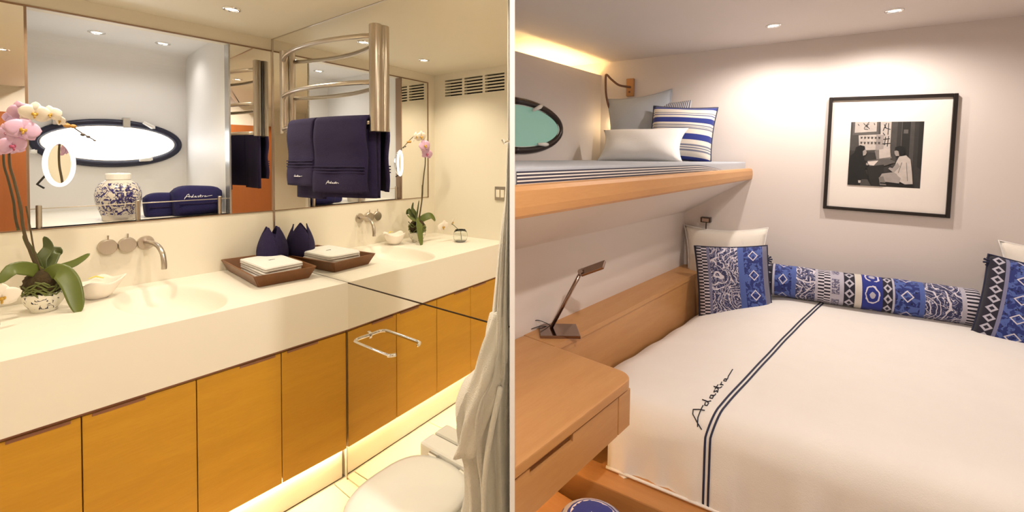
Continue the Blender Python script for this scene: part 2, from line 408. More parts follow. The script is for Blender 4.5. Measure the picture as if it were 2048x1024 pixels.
def cushion(w, h, t, nu=20, ear=0.05, exp=3.0, sag=0.0):
    """pillow in the xz plane, thickness along y, base edge at z=0"""
    b = MB(); o = 0
    def side(sg):
        def fn(u, v):
            a, c = 2 * u - 1, 2 * v - 1
            th = t * ((1 - abs(a) ** exp) * (1 - abs(c) ** exp)) ** 0.5
            x = w / 2 * a * (1 - ear * (1 - c * c)); z = h / 2 * c * (1 - ear * (1 - a * a))
            th *= 1 + 0.05 * math.sin(5 * a + 3 * c)
            return (x, sg * th / 2 + sag * c * c * 0, z + h / 2)
        return fn
    b.grid(side(-1), nu, nu); b.grid(side(1), nu, nu, True)
    return b

# ================================================================== BATHROOM (left)
ZCT, ZCL, ZDB, ZMT, ZMB, ZC, D = 0.845, 0.647, 0.138, 1.908, 1.107, 1.971, 0.648
# floor
fl = struct(MB().prism([(-0.25, -0.1), (1.25, -0.1), (1.25, 1.10), (2.1, 1.10), (2.1, 3.2), (-0.25, 3.2)], -0.08, -0.006).build('floor', M['grout'], M=BATH))
tm = MB().box(0, 0, -0.006, 0.446, 0.446, 0.0); first = None
for i in range(6):
    for j in range(6):
        if (i == 0 and j > 2) or (i > 3 and j < 1): continue
        if first is None: o = tm.build('tile', M['tile'], parent=fl, bevel=0.0015, seg=1); first = o
        else: o = first.copy(); COL.objects.link(o); o.parent = fl
        o.location = (-0.205 - 0.02 + i * 0.45 - 0.2, 0.635 + j * 0.45 - 0.02, 0)
# vanity wall with the opening
wa = MB().box(-0.08, -0.06, -0.05, 1.22, 0.0, ZMB)
wa.box(-0.08, -0.06, ZMT + 0.003, 1.22, 0.0, ZC + 0.05)
wa.box(-0.08, -0.06, ZMB, 0.19, -0.012, ZMT + 0.003); wa.box(0.845, -0.06, ZMB, 1.083, -0.012, ZMT + 0.003); wa.box(1.083, -0.06, ZMB, 1.22, 0.0, ZMT + 0.003)
struct(wa.build('wall_vanity', M['cream'], M=BATH))
tr = MB().box(-0.004, -0.004, ZMT, 1.083, 0.004, ZMT + 0.006)
struct(tr.build('trim_1', M['edge'], M=BATH))
struct(MB().box(-0.004, -0.004, ZMB - 0.003, 1.083, 0.003, ZMB + 0.001).build('trim_2', M['edge'], M=BATH))
struct(MB().box(0.19, -0.05, ZMB + 0.001, 0.197, 0.003, ZMT).build('trim_3', M['gedge'], M=BATH))
struct(MB().box(0.838, -0.05, ZMB + 0.001, 0.845, 0.003, ZMT).build('trim_4', M['edge'], M=BATH))
struct(MB().box(1.083, -0.004, ZMB - 0.003, 1.088, 0.004, ZMT + 0.006).build('trim_5', M['edge'], M=BATH))
struct(MB().box(-0.006, 0.0, ZCT, 0.004, 0.008, ZC).build('trim_6', M['steel'], M=BATH))
def mirror(name, b, Mx, label):
    return tag(b.build(name, M['mirror'], M=Mx), label, 'mirror')
mirror('wall_mirror_strip', MB().box(0.002, -0.011, ZMB + 0.001, 0.19, 0.0, ZMT), BATH, 'narrow tall mirror strip between the niche opening and the room corner')
mirror('wall_mirror_strip', MB().box(0.845, -0.011, ZMB + 0.001, 1.083, 0.0, ZMT), BATH, 'mirror strip behind the pink orchid, on the far side of the opening from the towel rail')
# mirror wall
struct(MB().prism([(-0.012, -0.06), (-0.012, 1.494), (-0.035, 1.477), (-0.035, -0.06)], -0.05, ZC + 0.05).build('wall_mirror', M['cream'], M=BMIR))
mirror('mirror_panel', MB().box(-0.011, 0.004, ZCT + 0.001, 0.0, 1.494, ZC - 0.002), BMIR, 'large mirror panel from countertop to ceiling behind the towel rail')
mirror('mirror_door', MB().box(-0.011, D - 0.012, 0.008, 0.0, 1.494, ZCT - 0.004), BMIR, 'lower mirrored panel with a chrome paper holder, reaching from the floor to countertop height')
struct(MB().box(-0.011, 0.0, ZCT - 0.004, 0.0012, 1.494, ZCT + 0.0008).build('trim_7', M['darkmetal'], M=BMIR))
struct(MB().box(-0.011, D - 0.018, 0.0, 0.001, D - 0.012, ZCT - 0.004).build('trim_8', M['edge'], M=BMIR))
struct(MB().box(-0.011, 0.0, ZC - 0.003, 0.003, 1.494, ZC + 0.003).build('trim_9', M['steel'], M=BMIR))
# ceiling, vent wall, back wall
struct(MB().prism([(-0.14, -0.06), (1.25, -0.06), (1.25, 1.10), (2.1, 1.10), (2.1, 3.2), (0.72, 3.2), (0.246, 1.76), (-0.06, 1.5)], ZC, ZC + 0.06).build('ceiling', M['ceiling1'], M=BATH))
wv = MB().box(1.15, -0.06, -0.05, 1.21, 1.16, 1.812); wv.box(1.15, -0.06, 1.926, 1.21, 1.16, ZC); wv.box(1.15, -0.06, 1.812, 1.21, 0.104, 1.926); wv.box(1.15, 0.618, 1.812, 1.21, 1.16, 1.926)
struct(wv.build('wall_vent', M['cream'], M=BATH))
struct(MB().box(1.21, 1.10, -0.05, 2.06, 1.16, ZC).build('wall_entry', M['cream'], M=BATH))
struct(MB().box(2.0, 1.16, -0.05, 2.06, 3.16, ZC).build('wall_passage', M['cream'], M=BATH))
struct(MB().box(-0.5, 3.1, -0.05, 2.0, 3.16, ZC).build('wall_back', M['cream'], M=BATH))
dr = struct(MB().box(0.45, 3.07, 0.0, 1.12, 3.1, 1.76).build('door_1', M['orangewood'], M=BATH, bevel=0.004))
MB().box(0.5, 3.062, 0.1, 1.07, 3.072, 1.68).build('panel', M['orangewood'], parent=dr, bevel=0.004)
# niche: hull side, sill, ceiling, ends
NY = -0.82
struct(MB().box(0.10, NY - 0.05, ZMB - 0.03, 0.95, NY, ZC + 0.05).build('wall_niche_hull', M['nichewall'], M=BATH))
cove_ = MB()
pr = [(NY, ZC - 0.10)] + [(NY + 0.10 - 0.10 * math.cos(a * math.pi / 16), ZC - 0.10 + 0.10 * math.sin(a * math.pi / 16)) for a in range(1, 9)]
cove_.prism(pr + [(NY, ZC)], 0.10, 0.95, 'x'); struct(cove_.build('trim_10', M['nichewall'], M=BATH, smooth=False))
struct(MB().prism([(0.196, -0.05), (0.196, -0.012), (0.12, -0.012), (0.08, NY), (0.150, NY)], ZMB, ZC, 'z').build('wall_niche_end', M['nichewall'], M=BATH))
struct(MB().box(0.842, NY, ZMB, 0.90, -0.05, ZC).build('wall_niche_side', M['nichewall'], M=BATH))
struct(MB().box(0.10, NY, ZC, 0.95, -0.05, ZC + 0.05).build('ceiling_niche', M['nichewall'], M=BATH))
struct(MB().box(0.10, NY, ZMB - 0.03, 0.95, -0.001, ZMB).build('trim_11', M['counter'], M=BATH))

def ellring(a, b, r, c, axis='xz', n=64, flat=1.0, t0=0, t1=2 * math.pi, closed=True):
    pts = []
    for k in range(n if closed else n + 1):
        t = t0 + (t1 - t0) * k / n
        pts.append((c[0] + a * math.cos(t), c[1], c[2] + b * math.sin(t)) if axis == 'xz' else (c[0], c[1] + a * math.cos(t), c[2] + b * math.sin(t)))
    return MB().tube(pts, r, 10, closed)
ph = thing('porthole', 'wide oval porthole with dark navy rim and white bright pane behind the niche', 'porthole', BATH, (0.482, NY, 1.453))
ellring(0.290, 0.112, 0.018, (0, 0.008, 0)).build('rim', M['navyrim'], ph, smooth=True)
MB().prism([(0.284 * math.cos(2 * math.pi * k / 64), 0.106 * math.sin(2 * math.pi * k / 64)) for k in range(64)], 0.001, 0.008, 'y').build('pane', M['pane'], ph)
ellring(0.270, 0.093, 0.003, (0, 0.012, 0)).build('gasket', M['white'], ph, smooth=True)
for (x, z, an) in ((-0.168, 0.095, 0.5), (-0.155, -0.083, -0.15), (0.29, -0.05, 0)):
    b = MB().tube([(0, 0.03, 0), (0.05 * math.cos(an) * (1 if x < 0 else 0.3), 0.035, 0.05 * math.sin(an))], [0.012, 0.008], 10)
    b.box(-0.01, 0.0, -0.008, 0.012, 0.03, 0.008); b.xf(Matrix.Translation((x, 0.004, z)))
    b.build('dog_latch', M['porcelain'], ph, smooth=False)
for x in (-0.055, 0.21):
    MB().box(x - 0.016, 0.0, 0.085, x + 0.016, 0.034, 0.14).build('hinge', M['gedge'], ph, bevel=0.003)

# downlights ----------------------------------------------------------
def downlight(Mx, x, y, z, label, group, e, col, spot=130, r=0.033, off=''):
    t = thing('downlight' + off, label, 'ceiling light', Mx, (x, y, z), 0, group)
    MB().lathe([(r, 0.004), (r, -0.004), (r * 0.78, -0.006), (r * 0.66, 0.0), (r * 0.66, 0.004)], 28).build('bezel', M['chrome'], t, smooth=True)
    MB().lathe([(0.0, -0.0012), (r * 0.62, -0.0012), (r * 0.62, 0.002)], 24).build('lens' + off, M['lamp'], t)
    lamp('SPOT', 'downlight_beam' + off, Mx, (x, y, z - 0.012), e, col, 0.03, spot)
    return t
G1 = 'downlights in the bathroom ceiling'
downlight(BATH, 0.295, 0.336, ZC, 'chrome ringed downlight in the bathroom ceiling over the vanity, above the wooden tray', G1, 19, WARM, 140)
downlight(BATH, 0.758, 0.299, ZC, 'chrome ringed downlight in the bathroom ceiling above the orchid, seen in the mirror wall', G1, 19, WARM, 140, off='_offscreen')
downlight(BATH, 0.58, -0.52, ZC, 'downlight in the niche ceiling farther from the mirrored corner', 'downlights in the niche ceiling', 2.2, COOL, 150)
downlight(BATH, 0.325, -0.52, ZC, 'downlight in the niche ceiling next to the pale end wall', 'downlights in the niche ceiling', 2.2, COOL, 150)
# the two lamps behind the photographer: one glimpsed in the narrow mirror strip, both glinting on the toilet lid
for x, lb in ((0.20, 'chrome ringed downlight in the bathroom ceiling over the toilet'), (0.85, 'chrome ringed downlight in the bathroom ceiling between toilet and vent wall')):
    downlight(BATH, x, 1.35, ZC, lb, G1, 19, WARM, 150, off='_offscreen')

# countertop with basin ------------------------------------------------
def counter():
    b = MB(); N = 64; X0, X1, Y0, Y1 = -0.0, 1.148, 0.001, D
    c = Vector((0.51, 0.345)); U = Vector((0.139, -0.147)); V = Vector((-0.054, -0.2275))
    per = []
    for k in range(N):
        t = 2 * math.pi * k / N; d = U * math.cos(t) + V * math.sin(t)
        s = min(((X1 if d.x > 0 else X0) - c.x) / d.x if abs(d.x) > 1e-9 else 9e9, ((Y1 if d.y > 0 else Y0) - c.y) / d.y if abs(d.y) > 1e-9 else 9e9)
        per.append((t, d, s))
    # exact corners
    for cx in (X0, X1):
        for cy in (Y0, Y1):
            q = Vector((cx, cy)) - c; best = min(range(N), key=lambda k: abs((q.normalized() - per[k][1].normalized()).length))
            per[best] = (per[best][0], q, 1.0)
    def bl(x, y):   # follow the slightly skewed mirror wall
        return x - 0.04 * y if x < 0.001 else x
    def ring(f, z):
        out = []
        for t, d, s in per:
            base = U * math.cos(t) + V * math.sin(t)
            p = c + base * f; out.append((p.x, p.y, z))
        return out
    outer = [(bl((c + d * s).x, 0) - (0.04 * (c + d * s).y if (c + d * s).x < 0.001 else 0), (c + d * s).y) for t, d, s in per]
    rows = [[(x, y, ZCL) for x, y in outer], [(x, y, ZCT) for x, y in outer]]
    for f, z in ((1.03, ZCT), (1.0, ZCT - 0.002), (0.96, ZCT - 0.012), (0.9, ZCT - 0.035), (0.8, ZCT - 0.062), (0.6, ZCT - 0.082), (0.3, ZCT - 0.09), (0.06, ZCT - 0.092)): rows.append(ring(f, z))
    vs = [p for r in rows for p in r]; fs = []
    for i in range(len(rows) - 1):
        for k in range(N): fs.append((i * N + k, i * N + (k + 1) % N, (i + 1) * N + (k + 1) % N, (i + 1) * N + k))
    fs.append([(len(rows) - 1) * N + k for k in range(N)]); fs.append(list(range(N)))
    return b.add(vs, fs)
ct = thing('vanity_counter', 'long cream solid surface countertop with an oval moulded basin', 'countertop', BATH)
o = counter().build('counter_slab', M['counter'], ct)
for p in o.data.polygons:
    if p.index >= 128 and p.index < 640: p.use_smooth = True
MB().lathe([(0.0, 0.001), (0.016, 0.001), (0.019, -0.002)], 20, (0.51, 0.345, ZCT - 0.0905)).build('drain', M['steel'], ct)

# vanity cabinet
vc = thing('vanity_cabinet', 'ochre wood vanity cabinet with flat doors under the cream countertop', 'cabinet', BATH)
MB().box(-0.02, 0.02, ZDB + 0.006, 1.148, D - 0.03, ZCL - 0.001).build('carcass', M['ochre'], vc)
MB().box(-0.02, 0.3, 0.0, 1.148, D - 0.045, ZDB + 0.006).build('plinth', M['cream'], vc)
MB().box(-0.022, D - 0.028, ZCL - 0.012, 1.148, D - 0.014, ZCL - 0.001).build('metal_rail', M['copper'], vc)
edges = [-0.022, 0.243, 0.513, 0.787, 1.06, 1.146]
for i in range(5):
    a, b_ = edges[i] + 0.0015, edges[i + 1] - 0.0015
    d_ = MB().box(a, D - 0.029, ZDB, b_, D - 0.010, ZCL - 0.014).build('door', M['ochre'], vc, bevel=0.001, seg=1)
    if i < 4:
        h0 = (b_ - 0.14) if i in (0, 2) else (a + 0.02)
        hb = MB().box(h0, D - 0.012, ZCL - 0.021, h0 + 0.12, D - 0.0085, ZCL - 0.013)
        hb.build('finger_pull', M['copper'], d_)
st = thing('toe_kick_light_strip', 'warm LED strip under the vanity cabinet doors', 'light strip', BATH)
MB().box(-0.018, D - 0.042, ZDB - 0.006, 1.14, D - 0.03, ZDB + 0.001).build('diffuser', M['ledw'], st)

# taps ------------------------------------------------------------------
def tap_handle(x, z, label):
    t = thing('tap_handle', label, 'tap', BATH, (x, 0, z), 0, 'wall tap handles')
    MB().lathe([(0.0, 0.024), (0.0265, 0.024), (0.029, 0.021), (0.029, 0.005), (0.0305, 0.003), (0.0305, 0.0)], 32, ax='y').build('knob', M['steel'], t, smooth=False)
    MB().tube([(0, 0.019, 0.024), (0, 0.019, 0.046)], 0.003, 10).build('lever_pin', M['steel'], t)
tap_handle(0.632, 1.016, 'round brushed nickel tap handle with pin lever, farther from the spout')
tap_handle(0.572, 1.016, 'round brushed nickel tap handle with pin lever, next to the spout')
sp = thing('basin_spout', 'curved brushed nickel wall spout with round plate over the basin', 'tap', BATH, (0.512, 0, 1.016))
MB().lathe([(0.0, 0.010), (0.027, 0.010), (0.029, 0.007), (0.029, 0.0)], 32, ax='y').build('wall_plate', M['steel'], sp)
MB().tube(smooth_path([(0, 0.01, 0), (-0.006, 0.06, 0.004), (-0.016, 0.12, -0.004), (-0.022, 0.155, -0.03), (-0.024, 0.165, -0.065), (-0.024, 0.166, -0.092)]), 0.0095, 14).build('pipe', M['steel'], sp, smooth=True)

# magnifying mirror -------------------------------------------------------
mm = thing('magnifying_mirror', 'round shaving mirror with glowing white ring on a thin arm beside the orchid', 'mirror', BATH, (0.763, 0.06, 1.346), R(-28))
ellring(0.040, 0.078, 0.0065, (0, 0.012, 0), n=48).build('light_ring', M['ring'], mm, smooth=True)
MB().prism([(0.037 * math.cos(2 * math.pi * k / 48), 0.074 * math.sin(2 * math.pi * k / 48)) for k in range(48)], 0.0, 0.010, 'y').build('glass', M['mirror'], mm)
MB().lathe_s([(0.0, -0.03), (0.5, -0.022), (0.9, -0.006), (1.0, 0.004), (1.0, 0.008), (0.0, 0.008)], 32, (0, 0, 0), (0.042, 0.042, 1)).xf(Matrix.Diagonal((1, 1, 1.9, 1)) @ Matrix.Rotation(R(-90), 4, 'X')).build('back_shell', M['chrome'], mm, smooth=True)
MB().tube([(0.045, 0.0, -0.045), (0.075, -0.02, -0.075), (0.068, -0.045, -0.09)], 0.0035, 8).build('arm', M['black'], mm)

# niche rail ---------------------------------------------------------------
nr = thing('niche_rail', 'low rail of brass coloured posts and thin rod along the niche sill', 'rail', BATH, (0, -0.022, ZMB))
for x in (0.815, 0.531, 0.232):
    MB().lathe([(0.0085, 0.0), (0.0085, 0.084), (0.007, 0.086), (0.0, 0.086)], 16, (x, 0, 0)).build('post', M['steel'], nr, smooth=False)
MB().tube([(0.836, 0, 0.073), (0.199, 0, 0.073)], 0.0022, 8).build('rod', M['steel'], nr)

# ginger jar ------------------------------------------------------------------
JP = [(0.0, 0.0), (0.050, 0.0), (0.054, 0.004), (0.055, 0.018), (0.066, 0.05), (0.0755, 0.085), (0.0765, 0.11), (0.072, 0.135), (0.060, 0.155), (0.043, 0.166), (0.040, 0.172)]
gj = thing('ginger_jar', 'lidded blue and white porcelain ginger jar on the niche sill', 'jar', BATH, (0.576, -0.115, ZMB))
MB().lathe(JP + [(0.0, 0.174)], 40).build('body', M['jar'], gj, smooth=True)
MB().lathe([(0.0, 0.172), (0.042, 0.172), (0.0425, 0.193), (0.040, 0.198), (0.0, 0.199)], 36).build('lid', M['porcelain'], gj, smooth=False)
def jr(z):
    for (r0, z0), (r1, z1) in zip(JP, JP[1:]):
        if z0 <= z <= z1 and z1 > z0: return r0 + (r1 - r0) * (z - z0) / (z1 - z0)
    return 0.07
hb = MB()
def jstroke(s0, z0, s1, z1):   # rectangle on the jar face, s = arc length
    def fn(u, v):
        z = z0 + (z1 - z0) * v; r = jr(z) + 0.0009; a = math.pi / 2 + R(6) - (s0 + (s1 - s0) * u) / 0.076
        return (r * math.cos(a), r * math.sin(a), z)
    hb.grid(fn, 4, 4)
for sx in (-0.0145, 0.0145):
    jstroke(sx - 0.0025, 0.126, sx + 0.0025, 0.150)
    for z in (0.138, 0.124): jstroke(sx - 0.012, z, sx + 0.012, z + 0.004)
    for z in (0.100, 0.064):
        jstroke(sx - 0.011, z, sx + 0.011, z + 0.004); jstroke(sx - 0.011, z + 0.014, sx + 0.011, z + 0.018)
        jstroke(sx - 0.011, z, sx - 0.007, z + 0.018); jstroke(sx + 0.007, z, sx + 0.011, z + 0.018)
    jstroke(sx - 0.007, 0.084, sx - 0.003, 0.097); jstroke(sx + 0.003, 0.084, sx + 0.007, 0.097); 
jstroke(-0.031, 0.086, 0.031, 0.0905)
hb.build('double_happiness_sign', plain('cobalt_brush', srgb(46, 40, 96), 0.25), gj)

# rolled towels in niche
def folded_towel(name, x, y, w, h, d, label, text):
    t = thing(name, label, 'towel', BATH, (x, y, ZMB), 0, 'folded navy towels in the niche')
    b = MB()
    def prof(k, n):
        a = 2 * math.pi * k / n; ca, sa = math.cos(a), math.sin(a)
        return (math.copysign(abs(ca) ** 0.45, ca) * d / 2, math.copysign(abs(sa) ** 0.5, sa) * h / 2 + h / 2)
    n = 28; rows = []
    for i in range(13):
        u = i / 12; e = 1 - 0.30 * abs(2 * u - 1) ** 6 ; xx = (u - 0.5) * w
        rows.append([(xx + 0.006 * (prof(k, n)[1] / h - 0.5) * (2 * u - 1), prof(k, n)[0] * e, (prof(k, n)[1] - h / 2) * (1 - 0.18 * abs(2 * u - 1) ** 5) * (1 - 0.03 * math.sin(7 * u)) + h / 2 * (1 - 0.16 * abs(2 * u - 1) ** 5)) for k in range(n)])
    vs = [p for r in rows for p in r]; fs = []
    for i in range(12):
        for k in range(n): fs.append((i * n + k, i * n + (k + 1) % n, (i + 1) * n + (k + 1) % n, (i + 1) * n + k))
    fs += [list(range(n)), [12 * n + k for k in range(n)]]
    b.add(vs, fs).build('cloth', M['towel2'], t, smooth=True)
    MB().tube([(-w * 0.46, d * 0.5, h * 0.42), (0, d * 0.505, h * 0.40), (w * 0.46, d * 0.5, h * 0.42)], 0.0028, 6).build('fold_edge', M['towel'], t)
    if text:
        script_mesh(lambda s, hh: (0.062 - s * 0.0165, d * 0.502 + 0.001, h * 0.62 + hh * 0.0125), 0.0011).build('embroidered_name', M['thread_w'], t)
folded_towel('folded_towel', 0.405, -0.155, 0.155, 0.105, 0.09, 'plain folded navy towel tucked behind the embroidered one in the niche', False)
folded_towel('folded_towel', 0.302, -0.10, 0.185, 0.135, 0.11, 'folded navy towel with white embroidered script in the niche', True)

# towel rail ------------------------------------------------------------------
rl = thing('towel_rail', 'brushed nickel ladder towel rail with bowed bars on the mirror wall', 'towel rail', BMIR)
for y, z0, z1, r in ((0.155, 1.49, 1.885, 0.020), (0.868, 1.470, 1.880, 0.025)):
    MB().lathe([(0.0, z0), (r, z0), (r, z1 - 0.002), (r - 0.002, z1), (0.0, z1)], 28, (0.016, y, 0)).build('post', M['steel'], rl, smooth=False)
    for z in (z0 + 0.06, z1 - 0.06): MB().tube([(0.0, y, z), (0.02, y, z)], 0.009, 10).build('wall_stud', M['steel'], rl)
def bar(z):
    return [(0.018 + 0.085 * math.sin(math.pi * t / 16) ** 0.8, 0.155 + 0.713 * t / 16, z) for t in range(17)]
for z in (1.838, 1.66, 1.505): MB().tube(bar(z), 0.0095, 12).build('bar', M['steel'], rl, smooth=True)
def hang_towel(y0, y1, zb, label, seed, zbk):
    t = thing('hand_towel', label, 'towel', BMIR, (0, 0, 0), 0, 'navy hand towels on the rail')
    zt = 1.5145 + 0.008
    def bx(y):
        s = min(max((y - 0.155) / 0.713, 0), 1); return 0.018 + 0.085 * math.sin(math.pi * s) ** 0.8
    prof = []
    for k in range(13): prof.append((0.021 + 0.004 * math.sin(k * 0.8), zb + (1.505 - zb) * k / 12))
    for k in range(1, 8): a = math.pi * k / 8; prof.append((0.021 * math.cos(a), 1.505 + 0.021 * math.sin(a)))
    for k in range(11): prof.append((-0.021, 1.505 + (zbk - 1.505) * k / 10))
    def fn(u, v):
        i = v * (len(prof) - 1); i0 = min(int(i), len(prof) - 2); f = i - i0
        px = prof[i0][0] * (1 - f) + prof[i0 + 1][0] * f; pz = prof[i0][1] * (1 - f) + prof[i0 + 1][1] * f
        y = y0 + (y1 - y0) * u; low = max(0, (1.50 - pz) / 0.28)
        y = (y0 + y1) / 2 + (y - (y0 + y1) / 2) * (1 + 0.05 * low)
        px += 0.004 * math.sin(9 * u + seed) * low
        return (bx(y) + px, y, pz)
    MB().grid(fn, 14, 60).build('cloth', M['towel'], t, smooth=True, thick=0.016)
    for k in range(3):
        z = zb + 0.078 + 0.012 * k
        MB().tube([(bx(y0 + (y1 - y0) * j / 8) + 0.031, (y0 + y1) / 2 + (y0 + (y1 - y0) * j / 8 - (y0 + y1) / 2) * 1.04, z) for j in range(9)], 0.003, 6).build('woven_band', M['towel'], t)
    yc = (y0 + y1) / 2
    script_mesh(lambda s, h: (bx(yc - 0.05 + s * 0.013) + 0.032, yc - 0.05 + s * 0.013, zb + 0.036 + h * 0.008), 0.001).build('embroidered_name', M['thread_w'], t)
hang_towel(0.40, 0.605, 1.255, 'navy hand towel with small white script, hung on the rail nearer the room corner', 0.0, 1.20)
hang_towel(0.615, 0.85, 1.232, 'navy hand towel with small white script, hung next to the thick rail post', 1.3, 1.21)

# paper holder & knob -----------------------------------------------------------
tp = thing('paper_holder', 'chrome open loop toilet paper holder on the lower mirrored panel', 'paper holder', BMIR, (0, 0.79, 0.655))
MB().lathe([(0.0, 0.0), (0.016, 0.0), (0.016, 0.006), (0.0, 0.006)], 20, ax='x').build('wall_plate', M['chrome'], tp)
MB().tube(smooth_path([(0.0, 0, 0), (0.05, 0.0, 0.0), (0.068, 0.012, 0), (0.074, 0.035, 0), (0.074, 0.20, 0.0), (0.068, 0.225, 0.0), (0.052, 0.235, 0.0)]), 0.0065, 10).build('rod', M['chrome'], tp, smooth=True)
kb = thing('door_knob', 'tiny chrome knob on the lower mirrored panel beside the robe', 'knob', BMIR, (0, 1.42, 0.782))
MB().lathe([(0.0, 0.02), (0.008, 0.019), (0.010, 0.013), (0.006, 0.008), (0.005, 0.0)], 18, ax='x').build('knob', M['chrome'], kb, smooth=True)
MB().lathe([(0.011, 0.0), (0.011, 0.003), (0.0, 0.003)], 18, ax='x').build('rose', M['chrome'], kb)

# toilet -----------------------------------------------------------------------------
to = thing('toilet', 'white toilet with closed lid against the lower mirrored panel', 'toilet', BMIR, (0, 1.315, 0))
def seat_outline(s=1.0, n=40, x0=0.10):
    out = []
    for k in range(n):
        a = 2 * math.pi * k / n; ca, sa = math.cos(a), math.sin(a)
        x = 0.245 + 0.175 * (abs(ca) ** (0.9 if ca > 0 else 0.6)) * (1 if ca > 0 else -1) * s; out.append((x, 0.15 * math.copysign(abs(sa) ** 0.85, sa) * s))
    return out
def loft(rows, closed_caps=True):
    b = MB(); n = len(rows[0]); vs = [p for r in rows for p in r]; fs = []
    for i in range(len(rows) - 1):
        for k in range(n): fs.append((i * n + k, i * n + (k + 1) % n, (i + 1) * n + (k + 1) % n, (i + 1) * n + k))
    if closed_caps: fs += [list(range(n))[::-1], [(len(rows) - 1) * n + k for k in range(n)]]
    return b.add(vs, fs)
rows = []
for s, z in ((0.55, 0.0), (0.56, 0.1), (0.66, 0.22), (0.86, 0.31), (0.95, 0.345), (0.95, 0.355)): rows.append([(x * (1 if s > 0.8 else 0.92), y, z) for x, y in seat_outline(s)])
loft(rows).build('bowl', M['porcelain'], to, smooth=True)
loft([[(x, y, z) for x, y in seat_outline(s)] for s, z in ((0.97, 0.356), (1.0, 0.36), (1.0, 0.368), (0.98, 0.371))]).build('seat', M['porcelain'], to, smooth=False)
loft([[(x, y, z) for x, y in seat_outline(s)] for s, z in ((0.97, 0.372), (1.0, 0.376), (1.0, 0.384), (0.97, 0.391), (0.85, 0.397), (0.5, 0.402), (0.1, 0.403))]).build('lid', M['porcelain'], to, smooth=True)
MB().box(0.001, -0.15, 0.0, 0.066, 0.15, 0.40).build('cistern_housing', M['porcelain'], to, bevel=0.012, seg=3)
for y in (-0.07, 0.07): MB().tube([(0.075, y - 0.018, 0.385), (0.075, y + 0.018, 0.385)], 0.010, 12).build('hinge', M['chrome'], to)

# bathrobe hanging from the partition ---------------------------------------------------
rb = thing('bathrobe', 'cream terry bathrobe hanging beside the white partition', 'robe', WORLD, (-0.008, 1.16, 0.0))
xl = [(1.40, 0.004), (1.30, 0.008), (1.25, 0.011), (1.20, 0.018), (1.12, 0.027), (1.0, 0.038), (0.90, 0.047), (0.82, 0.062), (0.765, 0.118), (0.70, 0.138), (0.64, 0.132), (0.56, 0.113), (0.48, 0.106), (0.40, 0.120), (0.30, 0.126), (0.2, 0.12)]
def ext(z):
    for (z0, a), (z1, b_) in zip(xl, xl[1:]):
        if z0 >= z >= z1: return a + (b_ - a) * (z0 - z) / (z0 - z1)
    return xl[-1][1]
rows = []; n = 48
for i in range(41):
    z = 1.40 - 1.2 * i / 40; e = ext(z); r = []
    for k in range(n):
        a = 2 * math.pi * k / n
        fold = 1 + 0.17 * math.sin(8 * a + 3.5 * z) * min(1, (1.5 - z)) + 0.07 * math.sin(15 * a - 6 * z)
        x = -e / 2 + e / 2 * math.cos(a) * (fold if math.cos(a) < 0 else 1)
        sa = math.sin(a); y = 0.072 * (0.3 + 0.7 * min(1, (1.42 - z) / 0.3)) * math.copysign(abs(sa) ** (0.45 if math.cos(a) > 0 else 0.8), sa) * fold
        r.append((min(x, 0.0), y, z))
    rows.append(r)
loft(rows).build('robe_body', M['robe'], rb, smooth=True)
rows = []
for i in range(22):
    f = i / 21; cxx = -0.022 - 0.075 * f ** 1.2; cz = 0.98 - 0.36 * f; rr = 0.022 + 0.022 * math.sin(math.pi * min(1, f * 0.75)); r = []
    for k in range(24):
        a = 2 * math.pi * k / 24; q = rr * (1 + 0.16 * math.sin(5 * a + 9 * f) + 0.10 * math.sin(3 * a - 14 * f))
        r.append((min(-0.001, cxx + q * math.cos(a)), -0.052 + 0.6 * q * math.sin(a), cz + 0.3 * q * math.cos(a)))
    rows.append(r)
loft(rows).build('sleeve', M['robe'], rb, smooth=True)
MB().tube(smooth_path([(-0.02, -0.078, 0.80), (-0.055, -0.088, 0.62), (-0.06, -0.09, 0.45), (-0.05, -0.086, 0.32)]), 0.011, 8, flat=0.6).build('belt', M['robe'], rb, smooth=True)
MB().tube([(0.003, 0, 1.405), (-0.012, 0, 1.40), (-0.016, 0, 1.41)], 0.004, 8).build('hook', M['chrome'], rb)

# vent and switch on the far wall --------------------------------------------------------------
vt = thing('air_vent', 'louvred air vent of dark slots high on the cream wall seen in the mirror', 'vent', BATH, (1.15, 0, 0))
sm = MB().box(0.0, 0, 0, 0.02, 0.158, 0.009); f0 = None
for g in range(3):
    for k in range(5):
        if f0 is None: o = sm.build('slat', M['cream'], vt); f0 = o
        else: o = f0.copy(); COL.objects.link(o); o.parent = vt
        o.location = (0, 0.104 + g * 0.178, 1.8235 + k * 0.0205)
for y in (0.262, 0.440): MB().box(0.0, y, 1.812, 0.03, y + 0.02, 1.926).build('mullion', M['cream'], vt)
du = MB().box(0.06, 0.09, 1.80, 0.30, 0.10, 1.94); du.box(0.06, 0.622, 1.80, 0.30, 0.632, 1.94); du.box(0.06, 0.10, 1.80, 0.30, 0.622, 1.808); du.box(0.06, 0.10, 1.932, 0.30, 0.622, 1.94); du.box(0.29, 0.10, 1.808, 0.30, 0.622, 1.932)
du.build('duct', plain('duct_painted_shade', (0.05, 0.05, 0.05), 0.8), vt)  # shade put into the duct's near-black colour so the slots look unlit
sw = thing('wall_switch', 'square bronze light switch with two rockers on the cream wall seen in the mirror', 'switch', BATH, (1.15, 0.59, 1.15))
MB().box(-0.008, -0.045, -0.045, 0.0, 0.045, 0.045).build('plate', M['steel'], sw, bevel=0.002)
for y in (-0.018, 0.018): MB().box(-0.012, y - 0.014, -0.024, -0.008, y + 0.014, 0.024).build('rocker', M['cream'], sw, bevel=0.002)

